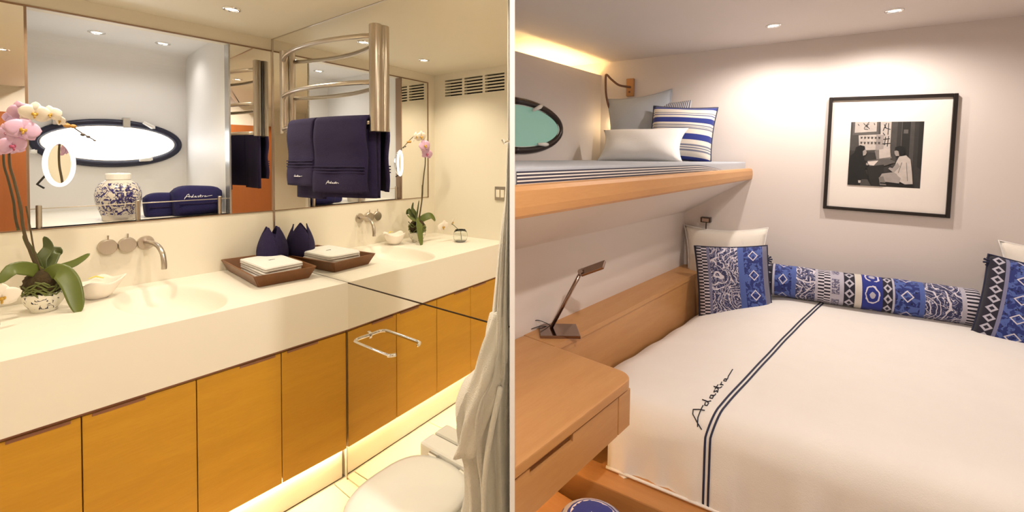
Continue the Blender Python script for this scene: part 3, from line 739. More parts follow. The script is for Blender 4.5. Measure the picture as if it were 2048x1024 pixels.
# tray with cloths and napkin --------------------------------------------------------------------
ty = thing('wooden_tray', 'dark teak tray with flared sides on the counter by the mirrored corner', 'tray', BATH, (0.128, 0.238, ZCT), R(-4))
def flared():
    out = []
    w, l, h, fl_ = 0.098, 0.203, 0.052, 0.024; th = 0.009
    out.append(('base', MB().box(-w, -l, 0.0, w, l, 0.007)))
    for sx in (-1, 1):
        b = MB(); b.hexa([(sx * w - 0.004 * (sx < 0), -l, 0.001), (sx * w + 0.004, -l, 0.001), (sx * w + 0.004, l, 0.001), (sx * w - 0.004, l, 0.001),
                          (sx * (w + fl_) - th / 2, -l - fl_, h), (sx * (w + fl_) + th / 2, -l - fl_, h), (sx * (w + fl_) + th / 2, l + fl_, h), (sx * (w + fl_) - th / 2, l + fl_, h)]); out.append(('side', b))
    for sy in (-1, 1):
        b = MB(); b.hexa([(-w, sy * l - 0.004, 0.001), (w, sy * l - 0.004, 0.001), (w, sy * l + 0.004, 0.001), (-w, sy * l + 0.004, 0.001),
                          (-w - fl_, sy * (l + fl_) - th / 2, h), (w + fl_, sy * (l + fl_) - th / 2, h), (w + fl_, sy * (l + fl_) + th / 2, h), (-w - fl_, sy * (l + fl_) + th / 2, h)]); out.append(('end', b))
    return out
for nme, b in flared(): b.build(nme, M['teak'], ty, bevel=0.0015, seg=1)
for k in range(3):
    z = ZCT + 0.008 + k * 0.0205
    b = MB()
    def fn(k):
        w, l, h = 0.084, 0.148, 0.020
        rows = []
        for z_, s in ((0, 0.97), (h * 0.25, 1.0), (h * 0.5, 0.985), (h * 0.75, 1.0), (h, 0.97)):
            rows.append([(w * s * math.copysign(abs(math.cos(a)) ** 0.22, math.cos(a)), l * s * math.copysign(abs(math.sin(a)) ** 0.18, math.sin(a)), z_ + 0.002 * math.sin(3 * a + k)) for a in [2 * math.pi * q / 48 for q in range(48)]])
        return loft(rows)
    o = fn(k).build('face_cloth', M['wtowel'], M=BATH @ Matrix.Translation((0.128, 0.268 + 0.004 * k, z)) @ Matrix.Rotation(R(-5 + k * 2), 4, 'Z'), smooth=False)
    tag(o, ['folded white face cloth at the bottom of the stack on the tray', 'folded white face cloth in the middle of the stack on the tray', 'folded white face cloth on top of the stack, with a tiny dark mark'][k], 'cloth', 'white face cloths on the tray')
    if k == 2:
        script_mesh(lambda s, h: (0.01 - s * 0.004, 0.0 + h * 0.006, 0.0225), 0.0008).build('embroidered_name', M['thread_k'], o)
nk = thing('folded_napkin', 'navy cloth folded into upright pointed petals at the back of the wooden tray', 'napkin', BATH, (0.062, 0.135, ZCT + 0.008), R(10))
for k in range(8):
    a0 = 2 * math.pi * k / 8 + 0.4; hgt = 0.19 - 0.03 * (k % 2); r0 = 0.052
    def fn(u, v, a0=a0, hgt=hgt, r0=r0):
        w = (0.95 * (1 - v ** 5) + 0.10); a = a0 + (u - 0.5) * 1.9 * w
        r = r0 * (0.75 + 0.75 * math.sin(min(1, v * 1.05) * math.pi) ** 0.8 * (1 - 0.3 * v)) * (1 - 0.25 * v)
        return (r * math.cos(a), r * math.sin(a) * 1.05, hgt * v)
    MB().grid(fn, 8, 12).build('petal_fold', M['towel'], nk, smooth=True, thick=0.005)
MB().lathe([(0.0, 0.0), (0.036, 0.0), (0.042, 0.03), (0.034, 0.09), (0.0, 0.12)], 16).build('core', M['towel'], nk, smooth=True)

# orchid -----------------------------------------------------------------------------------------
oc = thing('orchid', 'pink and white moth orchid in a brushed blue and white pot on the counter', 'orchid', BATH, (0.82, 0.17, ZCT))
MB().lathe([(0.0, 0.0), (0.030, 0.0), (0.033, 0.004), (0.034, 0.010), (0.046, 0.028), (0.0535, 0.046), (0.0535, 0.060), (0.050, 0.066), (0.046, 0.062), (0.0, 0.058)], 36).build('pot', M['pot'], oc, smooth=True)
b = MB(); b.ball((0, 0, 0.092), (0.05, 0.05, 0.052), 24, 16)
for i, p in enumerate(b.v):
    q = 1 + 0.09 * math.sin(31 * p[0] * 40 + 17 * p[2] * 30) * math.cos(23 * p[1] * 40); b.v[i] = (p[0] * q, p[1] * q, p[2])
b.build('moss_ball', M['moss'], oc, smooth=True)
for k in range(16):
    a = random.uniform(0, 6.28); z0 = random.uniform(0.065, 0.12); pts = []
    for j in range(6):
        aa = a + j * 0.28; pts.append((0.052 * math.cos(aa) * (1 + 0.1 * math.sin(j * 2 + k)), 0.052 * math.sin(aa), z0 + 0.012 * math.sin(j * 1.3 + k)))
    MB().tube(pts, 0.0028, 6).build('root', M['root'], oc, smooth=True)
def leaf(path, w, name, mat, parent, droop=(0, 1, 0), flat=0.12, start=(0, 0, 0)):
    pts = smooth_path(path, 5); m = len(pts); d = Vector(droop).normalized()
    def fn(u, v):
        i = v * (m - 1); i0 = min(int(i), m - 2); f = i - i0; p = pts[i0].lerp(pts[i0 + 1], f)
        t = (pts[min(i0 + 1, m - 1)] - pts[max(i0 - 1, 0)]).normalized(); s = t.cross(d)
        if s.length < 1e-3: s = Vector((1, 0, 0))
        s.normalize(); nn = s.cross(t)
        ww = w * (math.sin(math.pi * min(1, 0.08 + 0.92 * v) ** 0.85) ** 0.6 + 0.04)
        k = 2 * u - 1
        return p + s * (k * ww) + nn * (flat * ww * (k * k))
    return MB().grid(fn, 8, 18).build(name, mat, parent, smooth=True, thick=0.0022)
LV = [([(0.0, 0.02, 0.12), (-0.03, 0.05, 0.138), (-0.055, 0.075, 0.10), (-0.068, 0.10, 0.03), (-0.07, 0.11, -0.005)], 0.026, 'leaf', (0.15, 1, 0.5)),
      ([(0.0, 0.0, 0.125), (0.04, 0.03, 0.155), (0.075, 0.05, 0.16), (0.10, 0.06, 0.125)], 0.022, 'leaf', (0, 1, 0.5)),
      ([(0.0, 0.0, 0.125), (-0.035, 0.02, 0.14), (-0.075, 0.03, 0.155), (-0.112, 0.03, 0.182)], 0.015, 'leaf', (0, 0.7, 0.7)),
      ([(0.0, -0.01, 0.125), (0.005, -0.02, 0.17), (-0.015, -0.03, 0.21), (-0.005, -0.03, 0.25)], 0.016, 'leafd', (0.3, 1, 0)),
      ([(0.0, -0.01, 0.125), (-0.012, -0.03, 0.16), (-0.03, -0.045, 0.195), (-0.045, -0.05, 0.175)], 0.024, 'leafd', (0.3, 1, 0.2)),
      ([(0.0, -0.01, 0.125), (0.02, -0.02, 0.19), (0.045, -0.03, 0.26)], 0.008, 'leafd', (0.3, 1, 0.2))]
for p, w, m_, d_ in LV: leaf(p, w, 'leaf', M[m_], oc, d_)
STEM = smooth_path([(0.005, 0.0, 0.12), (0.026, 0.0, 0.19), (0.044, 0.0, 0.28), (0.05, 0.0, 0.36), (0.062, 0.0, 0.44), (0.072, 0.0, 0.50), (0.070, 0.0, 0.57), (0.052, 0.0, 0.635), (0.02, 0.0, 0.672), (-0.02, 0.0, 0.672), (-0.06, 0.0, 0.645), (-0.10, 0.0, 0.610), (-0.134, 0.0, 0.585)])
MB().tube(STEM, [0.0048 - 0.003 * i / len(STEM) for i in range(len(STEM))], 8).build('flower_stem', M['stem'], oc, smooth=True)
MB().tube(smooth_path([(0.0, 0.01, 0.11), (0.02, 0.012, 0.2), (0.03, 0.01, 0.29), (0.038, 0.006, 0.36)]), 0.0024, 6).build('support_cane', M['stem'], oc)
for q in (): MB().tube([(0.044 + (q - .3) * .12, -0.004, q), (0.060 + (q - .3) * .12, 0.004, q)], 0.004, 6).build('clip', M['bud'], oc)
def flower(c, s, yaw, pitch, roll, mat, lipm, parent, name='flower'):
    X = Matrix.Translation(c) @ Matrix.Rotation(yaw, 4, 'Z') @ Matrix.Rotation(pitch, 4, 'X') @ Matrix.Rotation(roll, 4, 'Y')
    b = MB()
    for k, (an, L, W) in enumerate(((90, 1.0, 0.42), (215, 0.95, 0.40), (325, 0.95, 0.40), (12, 1.0, 0.62), (168, 1.0, 0.62))):
        a = R(an); dr = Vector((math.cos(a), 0, math.sin(a))); sd = Vector((-math.sin(a), 0, math.cos(a)))
        def fn(u, v, dr=dr, sd=sd, L=L, W=W, k=k):
            kx = 2 * u - 1; ww = W * math.sin(math.pi * min(1, 0.06 + 0.94 * v ** 0.8)) ** 0.65
            p = dr * (L * v) + sd * (kx * ww) + Vector((0, 1, 0)) * (0.10 * math.sin(v * 2.6) - 0.12 * kx * kx * ww + (0.05 if k > 2 else 0) - 0.12 * v * v)
            return X @ (p * s)
        b.grid(fn, 6, 8)
    fo = b.build(name, mat, parent, smooth=True, thick=0.0012)
    lb = MB()
    lb.ball((0, 0.14, -0.08), (0.13, 0.16, 0.13), 10, 8); lb.ball((0.13, 0.17, -0.02), (0.07, 0.06, 0.14), 8, 6); lb.ball((-0.13, 0.17, -0.02), (0.07, 0.06, 0.14), 8, 6); lb.ball((0, 0.26, -0.26), (0.07, 0.09, 0.14), 8, 6)
    for i, p in enumerate(lb.v): lb.v[i] = tuple(X @ (Vector(p) * s))
    lb.build('lip', lipm, fo, smooth=True)
FL = [((0.068, 0.02, 0.56), 0.040, 20, -10, 10, 'petp', 'lipm'), ((0.043, 0.025, 0.612), 0.045, 10, 5, -15, 'petp', 'lip'), ((0.075, 0.015, 0.60), 0.034, -35, 0, 25, 'petp', 'lipm'),
      ((0.016, 0.02, 0.668), 0.040, 5, -12, -5, 'petw', 'lip'), ((0.044, 0.0, 0.675), 0.034, -15, -10, 15, 'petp', 'lip'), ((-0.022, 0.015, 0.668), 0.032, -25, 0, 10, 'petw', 'lip'), ((-0.046, 0.015, 0.648), 0.022, -60, -10, 0, 'petw', 'lip')]
for c, s, ya, pi_, ro, m_, l_ in FL: flower(c, s, R(ya), R(pi_), R(ro), M[m_], M[l_], oc)
for x, z, r, m_ in ((-0.062, 0.634, 0.010, 'bud'), (-0.078, 0.632, 0.009, 'bud'), (-0.102, 0.604, 0.007, 'budd'), (-0.116, 0.597, 0.006, 'budd'), (-0.133, 0.584, 0.004, 'budd')):
    MB().ball((x, 0.004, z), (r, r * 0.8, r * 0.8), 12, 8).build('bud', M[m_], oc, smooth=True)

# white flower shaped dish ---------------------------------------------------------------------------
fd = thing('petal_dish', 'white petal shaped dish with a yellow centre on the counter', 'dish', BATH, (0.677, 0.12, ZCT))
b = MB()
def fn(u, v):
    a = 2 * math.pi * u; lobe = 1 + 0.26 * abs(math.cos(2 * a + 0.6)) ** 3 + 0.16 * max(0, math.cos(a - 3.3)) ** 6
    r = (0.022 + 0.036 * v ** 0.7) * (1 + (lobe - 1) * v ** 1.5); z = 0.072 * v ** 1.5 * (0.78 + 0.26 * (lobe - 1) * 3)
    return (r * math.cos(a) * 1.02, r * math.sin(a), 0.003 + z)
b.grid(fn, 48, 10); o = len(b.v)
b.lathe([(0.0, 0.001), (0.024, 0.001), (0.024, 0.005), (0.0, 0.006)], 24)
b.build('petals', M['petw'], fd, smooth=True, thick=0.003)
MB().tube([(-0.02, -0.03, 0.066), (0.0, -0.042, 0.074), (0.022, -0.038, 0.07)], [0.003, 0.006, 0.003], 8, flat=0.5).build('yellow_edge', M['yellow'], fd)
MB().lathe([(0.0, 0.012), (0.020, 0.010), (0.028, 0.02), (0.0, 0.024)], 20).build('dish_centre', M['petw'], fd)

# glass vase with white bloom ------------------------------------------------------------------------------
vs_ = thing('glass_vase', 'small round glass vase with a white orchid bloom beside the wall', 'vase', BATH, (0.972, 0.40, ZCT))
MB().lathe([(0.0, 0.0), (0.028, 0.0), (0.042, 0.014), (0.047, 0.038), (0.042, 0.062), (0.033, 0.078), (0.031, 0.077), (0.040, 0.061), (0.0445, 0.038), (0.040, 0.016), (0.027, 0.004), (0.0, 0.004)], 32).build('bowl', M['glass'], vs_, smooth=True)
MB().tube(smooth_path([(0.01, 0, 0.01), (0.0, 0.0, 0.06), (-0.02, -0.03, 0.10), (-0.03, -0.05, 0.115)]), 0.002, 6).build('stem', M['leafd'], vs_)
flower((-0.052, -0.10, 0.095), 0.045, R(10), R(-20), R(0), M['petw'], M['lip'], vs_, 'bloom')
flower((-0.02, -0.05, 0.125), 0.035, R(-30), R(-30), R(40), M['petw'], M['lip'], vs_, 'bloom')

# photographer's tripod seen in the mirrors -----------------------------------------------------------------------
tpd = thing('camera_tripod', 'black camera on a tripod reflected in the mirror strips', 'tripod', WORLD, (0.0, -0.14, 0.0))
MB().box(-0.075, -0.04, 1.28, 0.075, 0.03, 1.40).build('camera_body', M['black'], tpd, bevel=0.012)
MB().lathe([(0.04, 0.03), (0.042, 0.10), (0.0, 0.10)], 24, (0, 0, 1.345), 'y').build('lens', M['black'], tpd)
MB().box(-0.03, -0.02, 1.18, 0.03, 0.02, 1.28).build('head', M['black'], tpd, bevel=0.006)
for a in (90, 210, 330):
    MB().tube([(0, 0, 1.2), (0.36 * math.cos(R(a)), -0.05 + 0.36 * math.sin(R(a)), 0.006)], [0.016, 0.01], 10).build('leg', M['black'], tpd)

# ================================================================== PARTITION
struct(MB().hexa([(-0.0048, 0.95, -0.3), (0.0060, 0.95, -0.3), (0.0060, 3.05, -0.3), (-0.0048, 3.05, -0.3), (-0.0048, 0.95, 2.3), (0.0060, 0.95, 2.3), (0.0060, 3.05, 2.3), (-0.0048, 3.05, 2.3)]).build('wall_partition', M['partition'], M=WORLD))

# ================================================================== CABIN (right)
HW = [HULL @ Vector((1, 0, 0)) - HULL @ Vector((0, 0, 0)), HULL @ Vector((0, 1, 0)) - HULL @ Vector((0, 0, 0)), HULL @ Vector((0, 0, 1)) - HULL @ Vector((0, 0, 0))]
HO = HULL @ Vector((0, 0, 0))
def ycut(x, z, X=0.0055): return (X - HO.x - x * HW[0].x - z * HW[2].x) / HW[1].x
def yend(x): return math.tan(R(8.7276)) * x + 0.004        # where the skewed head wall stands
def hbox(b, x0, x1, z0, z1, y1=None, zt=None, X=0.0055, y0=None):
    """box along the hull side that stops at the partition and at the head wall; zt = (top z at x0, top z at x1), z0 may be a pair"""
    za, zb = z0 if isinstance(z0, tuple) else (z0, z0); ta, tb = zt if zt else (z1, z1)
    ea = yend(x0) if y1 is None else y1; eb = yend(x1) if y1 is None else y1
    c = (lambda x, z: ycut(x, z, X)) if y0 is None else (lambda x, z: y0)
    b.hexa([(x0, c(x0, za), za), (x1, c(x1, zb), zb), (x1, eb, zb), (x0, ea, za), (x0, c(x0, ta), ta), (x1, c(x1, tb), tb), (x1, eb, tb), (x0, ea, ta)])
    return b
ZCC = 2.39
struct(MB().box(-1.25, 0.0, -0.05, 2.3, 0.08, ZCC + 0.05).build('wall_head', M['cabinwall'], M=CAB))
struct(MB().box(-1.3, -3.75, ZCC, 2.3, 0.0, ZCC + 0.06).build('ceiling_cabin', M['cabinceil'], M=CAB))
struct(MB().box(-1.0, -3.75, -0.06, 2.3, 0.0, 0.0).build('floor_cabin', M['oakx'], M=CAB))
struct(MB().box(2.2, -3.75, 0.0, 2.3, 0.0, ZCC).build('wall_right', M['cabinwall'], M=CAB))
struct(MB().box(1.60, -2.30, 0.0, 2.2, -2.22, ZCC).build('wall_aft', M['cabinwall'], M=CAB))
struct(MB().prism([(0.246, 1.76), (0.70, 3.1), (0.66, 3.1), (0.206, 1.76)], ZC, 2.24).build('wall_lintel', M['cabinwall'], M=BATH))
struct(MB().box(-0.56, 3.1, ZC, 0.70, 3.16, 2.24).build('wall_upper_back', M['cabinwall'], M=BATH))
b = MB(); hbox(b, -0.06, 0.0, 0.0, 1.17); struct(b.build('wall_hull_lower', M['cabinwall'], M=HULL))
b = MB(); hbox(b, -0.73, -0.70, 1.15, 2.284, X=-0.004); struct(b.build('wall_hull_upper', M['cabinwall'], M=HULL))
b = MB(); hbox(b, -1.02, -0.99, 1.15, ZCC + 0.02, X=-0.004); struct(b.build('wall_hull_outer', M['cabinwall'], M=HULL))
b = MB(); hbox(b, -0.99, -0.73, 2.10, 2.13); struct(b.build('trim_12', M['cabinwall'], M=HULL))
cl = thing('cove_light_strip', 'hidden amber LED strip in the cove above the porthole wall', 'light strip', HULL)
b = MB(); hbox(b, -0.90, -0.86, 2.13, 2.15, X=0.02); b.build('diffuser', M['cove'], cl)

# porthole over the bunk (runs into the partition)
p2 = thing('porthole', 'oval porthole with brown rim and sea green glass above the upper bunk', 'porthole', HULL, (-0.70, -1.19, 1.785))
t1 = math.radians(96); N = 40
arc = [(-t1 + 2 * t1 * k / N) for k in range(N + 1)]
MB().tube([(0.004, 0.485 * math.cos(t), 0.165 * math.sin(t)) for t in arc], 0.026, 10).build('rim', M['brownrim'], p2, smooth=True)
MB().prism([(0.478 * math.cos(t), 0.158 * math.sin(t)) for t in arc], 0.001, 0.008, 'x').build('pane', M['greenpane'], p2)
MB().tube([(0.012, 0.462 * math.cos(t), 0.143 * math.sin(t)) for t in arc], 0.004, 8).build('gasket', M['white'], p2, smooth=True)
for y, z, an in ((0.20, 0.145, 0.3), (0.27, -0.118, -0.1)):
    b = MB().tube([(0.03, -0.08, -0.008), (0.034, 0.0, 0.0), (0.03, 0.03, 0.004)], [0.010, 0.016, 0.012], 10); b.box(0.0, -0.014, -0.01, 0.03, 0.014, 0.01)
    b.xf(Matrix.Translation((0, y, z)) @ Matrix.Rotation(an, 4, 'X')); b.build('dog_latch', M['porcelain'], p2, smooth=True)

# upper bunk
bk = thing('upper_bunk', 'cantilevered upper bunk with rounded oak front edge and tapered underside', 'bunk', HULL)
b = MB(); pb = [(-0.70, 1.165), (0.0, 1.168), (0.425, 1.437), (0.425, 1.505), (-0.70, 1.49)]; m = len(pb)
vv = [(x, ycut(x, z), z) for x, z in pb] + [(x, yend(x), z) for x, z in pb]
vv = [(x, y, z - ((0.012 if z > 1.48 else 0.0195) * abs(y) if x > 0.1 else 0.004 * abs(y))) for x, y, z in vv]
b.add(vv, [list(range(m))[::-1], list(range(m, 2 * m))] + [(i, (i + 1) % m, m + (i + 1) % m, m + i) for i in range(m)]); b.build('bunk_body', M['cabinwall'], bk)
def fascia():
    prof = [(0.415, 1.432), (0.44, 1.436), (0.446, 1.445), (0.449, 1.47), (0.447, 1.50), (0.441, 1.513), (0.425, 1.517), (0.405, 1.512)]
    return prof
b = MB(); pf = fascia(); m = len(pf)
ro = 0.05; vsx = []
for k in range(8):   # rounded free end towards the head wall
    y = yend(0.44) - 0.004 - ro * (1 - math.sin(k / 7 * math.pi / 2)) if k < 0 else None
vv = [(x, ycut(x, z), z - 0.035 * 0 + (-0.03) * 0) for x, z in pf] + [(x, yend(x), z) for x, z in pf]
# front board falls slightly towards the foot, as the photographed one does
vv = [(x, y, z - (0.013 if z > 1.48 else 0.0205) * abs(y)) for x, y, z in vv]
b.add(vv, [list(range(m))[::-1], list(range(m, 2 * m))] + [(i, (i + 1) % m, m + (i + 1) % m, m + i) for i in range(m)])
b.build('front_board', M['oak'], bk)
mt = thing('bunk_mattress', 'thin grey bunk mattress with navy striped side', 'mattress', HULL)
b = MB()
v8 = []
for z, e in ((1.0, 0),):
    pass
def bz(x, y, top): return (1.562 if top else 1.500) - 0.0105 * abs(y)
pts = []
for top in (0, 1):
    for x, y in ((-0.695, ycut(-0.695, 1.5)), (0.415, ycut(0.415, 1.5)), (0.415, yend(0.40) - 0.05), (-0.695, yend(-0.695) - 0.02)):
        pts.append((x, y, bz(x, y, top)))
b.hexa(pts); b.build('mattress_core', M['greymat'], mt, bevel=0.012, seg=3)
b = MB()
def sf(u, v):
    y0 = ycut(0.41, 1.5) + 0.004; y1 = -0.42; y = y0 + (y1 - y0) * u; w = 1 - max(0, (u - 0.72) / 0.28) ** 1.6
    zb_, zt_ = bz(0, y, 0) + 0.001, bz(0, y, 1) - 0.012
    return (0.4165 + 0.003 * math.sin(math.pi * v), y, zb_ + (zt_ - zb_) * v * w)
b.grid(sf, 40, 6)
# the stripes run along the mattress: woven as thin ridged bands
b.build('striped_side', stripes('bunk_side_stripe', [(k / 4.5, k / 4.5 + 0.13, srgb(46, 46, 66)) for k in range(5)], 1, srgb(222, 214, 206)), mt, smooth=True)

# bunk pillows (cabin frame): x right along head wall, y into the wall
def pillow(name, mat, w, h, t, loc, rx, rz, label, cat='cushion', group=None, ear=0.06, exp=3.0, Mx=None, ry=0, piping=None):
    t_ = thing(name, label, cat, Mx or CAB, loc, R(rz), group, Matrix.Rotation(R(ry), 4, 'Y') @ Matrix.Rotation(R(rx), 4, 'X'))
    cushion(w, h, t, 22, ear, exp).build('cover', mat, t_, smooth=True, weld=True)
    if piping:
        pts = []
        for k in range(88):
            e = k // 22; f = (k % 22) / 22; a, c = [(2 * f - 1, -1), (1, 2 * f - 1), (1 - 2 * f, 1), (-1, 1 - 2 * f)][e]
            pts.append((w / 2 * a * (1 - ear * (1 - c * c)), 0, h / 2 * c * (1 - ear * (1 - a * a)) + h / 2))
        MB().tube(pts, 0.0045, 6, True).build('piping', piping, t_, smooth=True)
    return t_
pillow('cushion', M['greyp'], 0.52, 0.55, 0.16, (-0.305, -0.15, 1.562), -12, 6, 'plain grey cushion leaning in the corner of the upper bunk', ry=-6, group=None, piping=M['greyp'], ear=0.11)
pillow('cushion', M['ticking'], 0.36, 0.47, 0.12, (-0.14, -0.13, 1.562), -10, 0, 'grey ticking striped cushion behind the navy and cream one')
pillow('cushion', M['stripep'], 0.45, 0.42, 0.15, (-0.008, -0.275, 1.56), -16, 4, 'navy and cream striped cushion on the upper bunk', ry=4, piping=M['thread_n'])
pillow('bunk_pillow', M['whitep'], 0.62, 0.30, 0.16, (-0.228, -0.50, 1.545), -34, 2, 'white sleeping pillow lying in front of the cushions on the upper bunk', 'pillow', ear=0.13)

# gooseneck wall lamp
wl = thing('wall_reading_lamp', 'oak backed wall lamp with long bent leather gooseneck over the upper bunk', 'wall lamp', CAB)
MB().box(-0.480, -0.028, 2.088, -0.418, 0.0, 2.232).build('back_plate', M['oakx'], wl, bevel=0.004)
MB().tube([(-0.452, -0.032, 2.122), (-0.452, -0.024, 2.122)], 0.008, 12).build('switch', M['leather'], wl)
MB().tube(smooth_path([(-0.445, -0.03, 2.160), (-0.465, -0.07, 2.160), (-0.52, -0.10, 2.175), (-0.575, -0.12, 2.222), (-0.608, -0.13, 2.258), (-0.618, -0.13, 2.240), (-0.616, -0.12, 2.10), (-0.60, -0.08, 1.99), (-0.565, -0.05, 1.945)]), 0.0085, 10).build('gooseneck', M['leather'], wl, smooth=True)
MB().tube([(-0.57, -0.052, 1.952), (-0.535, -0.045, 1.92)], [0.014, 0.018], 14).build('lamp_head', M['leather'], wl)
MB().ball((-0.531, -0.044, 1.915), 0.012, 12, 8).build('bulb', M['lamp'], wl)
lamp('POINT', 'reading_glow', CAB, (-0.555, -0.045, 1.86), 1.0, (1.0, 0.72, 0.38), 0.03)

# framed picture ----------------------------------------------------------------------------------
pc = thing('framed_picture', 'black framed black and white photograph with wide cream mount on the head wall', 'picture', CAB, (1.187, 0.0, 1.618), rot=Matrix.Rotation(R(1.3), 4, 'Y'))
W2, H2, fw = 0.307, 0.366, 0.020
for (x0, z0, x1, z1) in ((-W2, -H2, -W2 + fw, H2), (W2 - fw, -H2, W2, H2), (-W2 + fw, H2 - fw, W2 - fw, H2), (-W2 + fw, -H2, W2 - fw, -H2 + fw)):
    MB().box(x0, -0.028, z0, x1, 0.0, z1).build('frame_side', M['frame'], pc, bevel=0.002, seg=1)
MB().box(-W2 + fw, -0.012, -H2 + fw, W2 - fw, -0.002, H2 - fw).build('mount', M['mat'], pc)
pm = MB(); keys = list(GREYS); lay = [0.0]
def poly(g, pts):
    lay[0] += 0.00006; pm.cur = keys.index(g); y = -0.0125 - lay[0]
    pm.add([((a - 0.5) * 0.352 - 0.008, y, (0.5 - c) * 0.405 + 0.002) for a, c in pts], [list(range(len(pts)))])
poly(52, [(0, 0), (1, 0), (1, 1), (0, 1)])
poly(74, [(0, 0), (0.6, 0), (0.6, 0.5), (0, 0.45)])
for k in range(7): poly((74, 52, 98, 34, 74, 52, 34)[k], [(0.6 + k * 0.057, 0), (0.655 + k * 0.057, 0), (0.655 + k * 0.057, 0.72), (0.6 + k * 0.057, 0.68)])
poly(34, [(0.72, 0.0), (0.82, 0), (0.82, 0.7), (0.72, 0.7)]); poly(98, [(0.74, 0.12), (0.80, 0.12), (0.80, 0.18), (0.74, 0.18)])
poly(98, [(0.03, 0.0), (0.40, 0.0), (0.40, 0.19), (0.03, 0.21)]); poly(200, [(0.06, 0.0), (0.37, 0.0), (0.37, 0.15), (0.06, 0.17)])
poly(200, [(0.42, 0), (0.57, 0), (0.57, 0.42), (0.44, 0.45)]); poly(200, [(0.12, 0.21), (0.47, 0.19), (0.47, 0.43), (0.14, 0.45)]); poly(165, [(0.37, 0.2), (0.48, 0.2), (0.48, 0.44), (0.37, 0.44)])
def st_(g, a, c, w=0.012):
    dx, dy = c[0] - a[0], c[1] - a[1]; l = math.hypot(dx, dy) or 1; nx, ny = -dy / l * w / 2, dx / l * w / 2
    poly(g, [(a[0] + nx, a[1] + ny), (c[0] + nx, c[1] + ny), (c[0] - nx, c[1] - ny), (a[0] - nx, a[1] - ny)])
for a, c in (((0.18, 0.02), (0.24, 0.09)), ((0.26, 0.0), (0.19, 0.10)), ((0.22, 0.05), (0.27, 0.11)), ((0.19, 0.11), (0.25, 0.12)), ((0.10, 0.03), (0.12, 0.06)), ((0.33, 0.02), (0.34, 0.05)), ((0.23, 0.06), (0.26, 0.03))): st_(18, a, c, 0.009)
for a, c in (((0.47, 0.04), (0.50, 0.10)), ((0.50, 0.02), (0.46, 0.14)), ((0.53, 0.02), (0.53, 0.2)), ((0.48, 0.09), (0.56, 0.12)), ((0.46, 0.17), (0.49, 0.21)), ((0.47, 0.27), (0.56, 0.26)), ((0.50, 0.23), (0.49, 0.36)), ((0.54, 0.22), (0.53, 0.38)), ((0.46, 0.34), (0.57, 0.33))): st_(18, a, c, 0.011)
for r_ in range(2):
    for k in range(6):
        x = 0.15 + k * 0.05; y = 0.23 + r_ * 0.08
        st_(52, (x, y), (x + 0.022, y + 0.03), 0.008); st_(52, (x + 0.024, y), (x + 0.004, y + 0.032), 0.008); st_(52, (x, y + 0.014), (x + 0.028, y + 0.012), 0.006)
poly(128, [(0.36, 0.45), (0.56, 0.40), (0.60, 0.56), (0.40, 0.62)]); poly(200, [(0.42, 0.43), (0.57, 0.40), (0.58, 0.54), (0.43, 0.57)])
poly(98, [(0.27, 0.60), (0.56, 0.56), (0.66, 0.62), (0.40, 0.72), (0.27, 0.68)]); poly(224, [(0.27, 0.62), (0.42, 0.60), (0.36, 0.68), (0.26, 0.67)])
poly(34, [(0.26, 0.70), (0.50, 0.66), (0.50, 1.0), (0.33, 1.0)])
# seated figure in dark coat
poly(18, [(0.10, 0.47), (0.02, 0.53), (0.0, 0.64), (0.0, 1.0), (0.36, 1.0), (0.30, 0.88), (0.24, 0.74), (0.30, 0.68), (0.27, 0.63), (0.22, 0.60), (0.20, 0.5)])
poly(165, [(0.19, 0.44), (0.235, 0.43), (0.25, 0.48), (0.235, 0.52), (0.20, 0.53)]); poly(18, [(0.09, 0.40), (0.15, 0.365), (0.215, 0.38), (0.225, 0.43), (0.19, 0.46), (0.17, 0.53), (0.10, 0.53), (0.075, 0.47)])
poly(165, [(0.25, 0.64), (0.29, 0.65), (0.28, 0.68), (0.25, 0.675)]); poly(74, [(0.20, 0.9), (0.28, 0.9), (0.34, 1.0), (0.18, 1.0)]); poly(200, [(0.15, 0.92), (0.19, 0.92), (0.185, 0.96), (0.155, 0.96)])
# seated figure in pale jacket
poly(200, [(0.70, 0.53), (0.79, 0.51), (0.85, 0.57), (0.88, 0.76), (0.90, 0.94), (0.80, 0.95), (0.72, 0.91), (0.68, 0.80), (0.61, 0.76), (0.64, 0.70), (0.67, 0.60)])
poly(165, [(0.72, 0.68), (0.64, 0.78), (0.60, 0.75), (0.56, 0.72), (0.58, 0.70), (0.62, 0.71), (0.68, 0.62)]); poly(165, [(0.48, 0.80), (0.64, 0.77), (0.74, 0.86), (0.72, 0.94), (0.48, 0.92), (0.44, 0.88)])
poly(128, [(0.44, 0.86), (0.50, 0.84), (0.55, 0.98), (0.46, 0.98)]); poly(165, [(0.63, 0.45), (0.68, 0.43), (0.70, 0.52), (0.655, 0.525), (0.635, 0.49)]); poly(18, [(0.64, 0.39), (0.70, 0.365), (0.76, 0.39), (0.775, 0.46), (0.755, 0.52), (0.70, 0.51), (0.685, 0.45), (0.635, 0.43)])
st_(98, (0.74, 0.62), (0.70, 0.78), 0.007); st_(98, (0.80, 0.62), (0.83, 0.9), 0.006); st_(18, (0.46, 0.945), (0.92, 0.965), 0.02)
pm.build('print', [GREYS[k] for k in keys], pc)

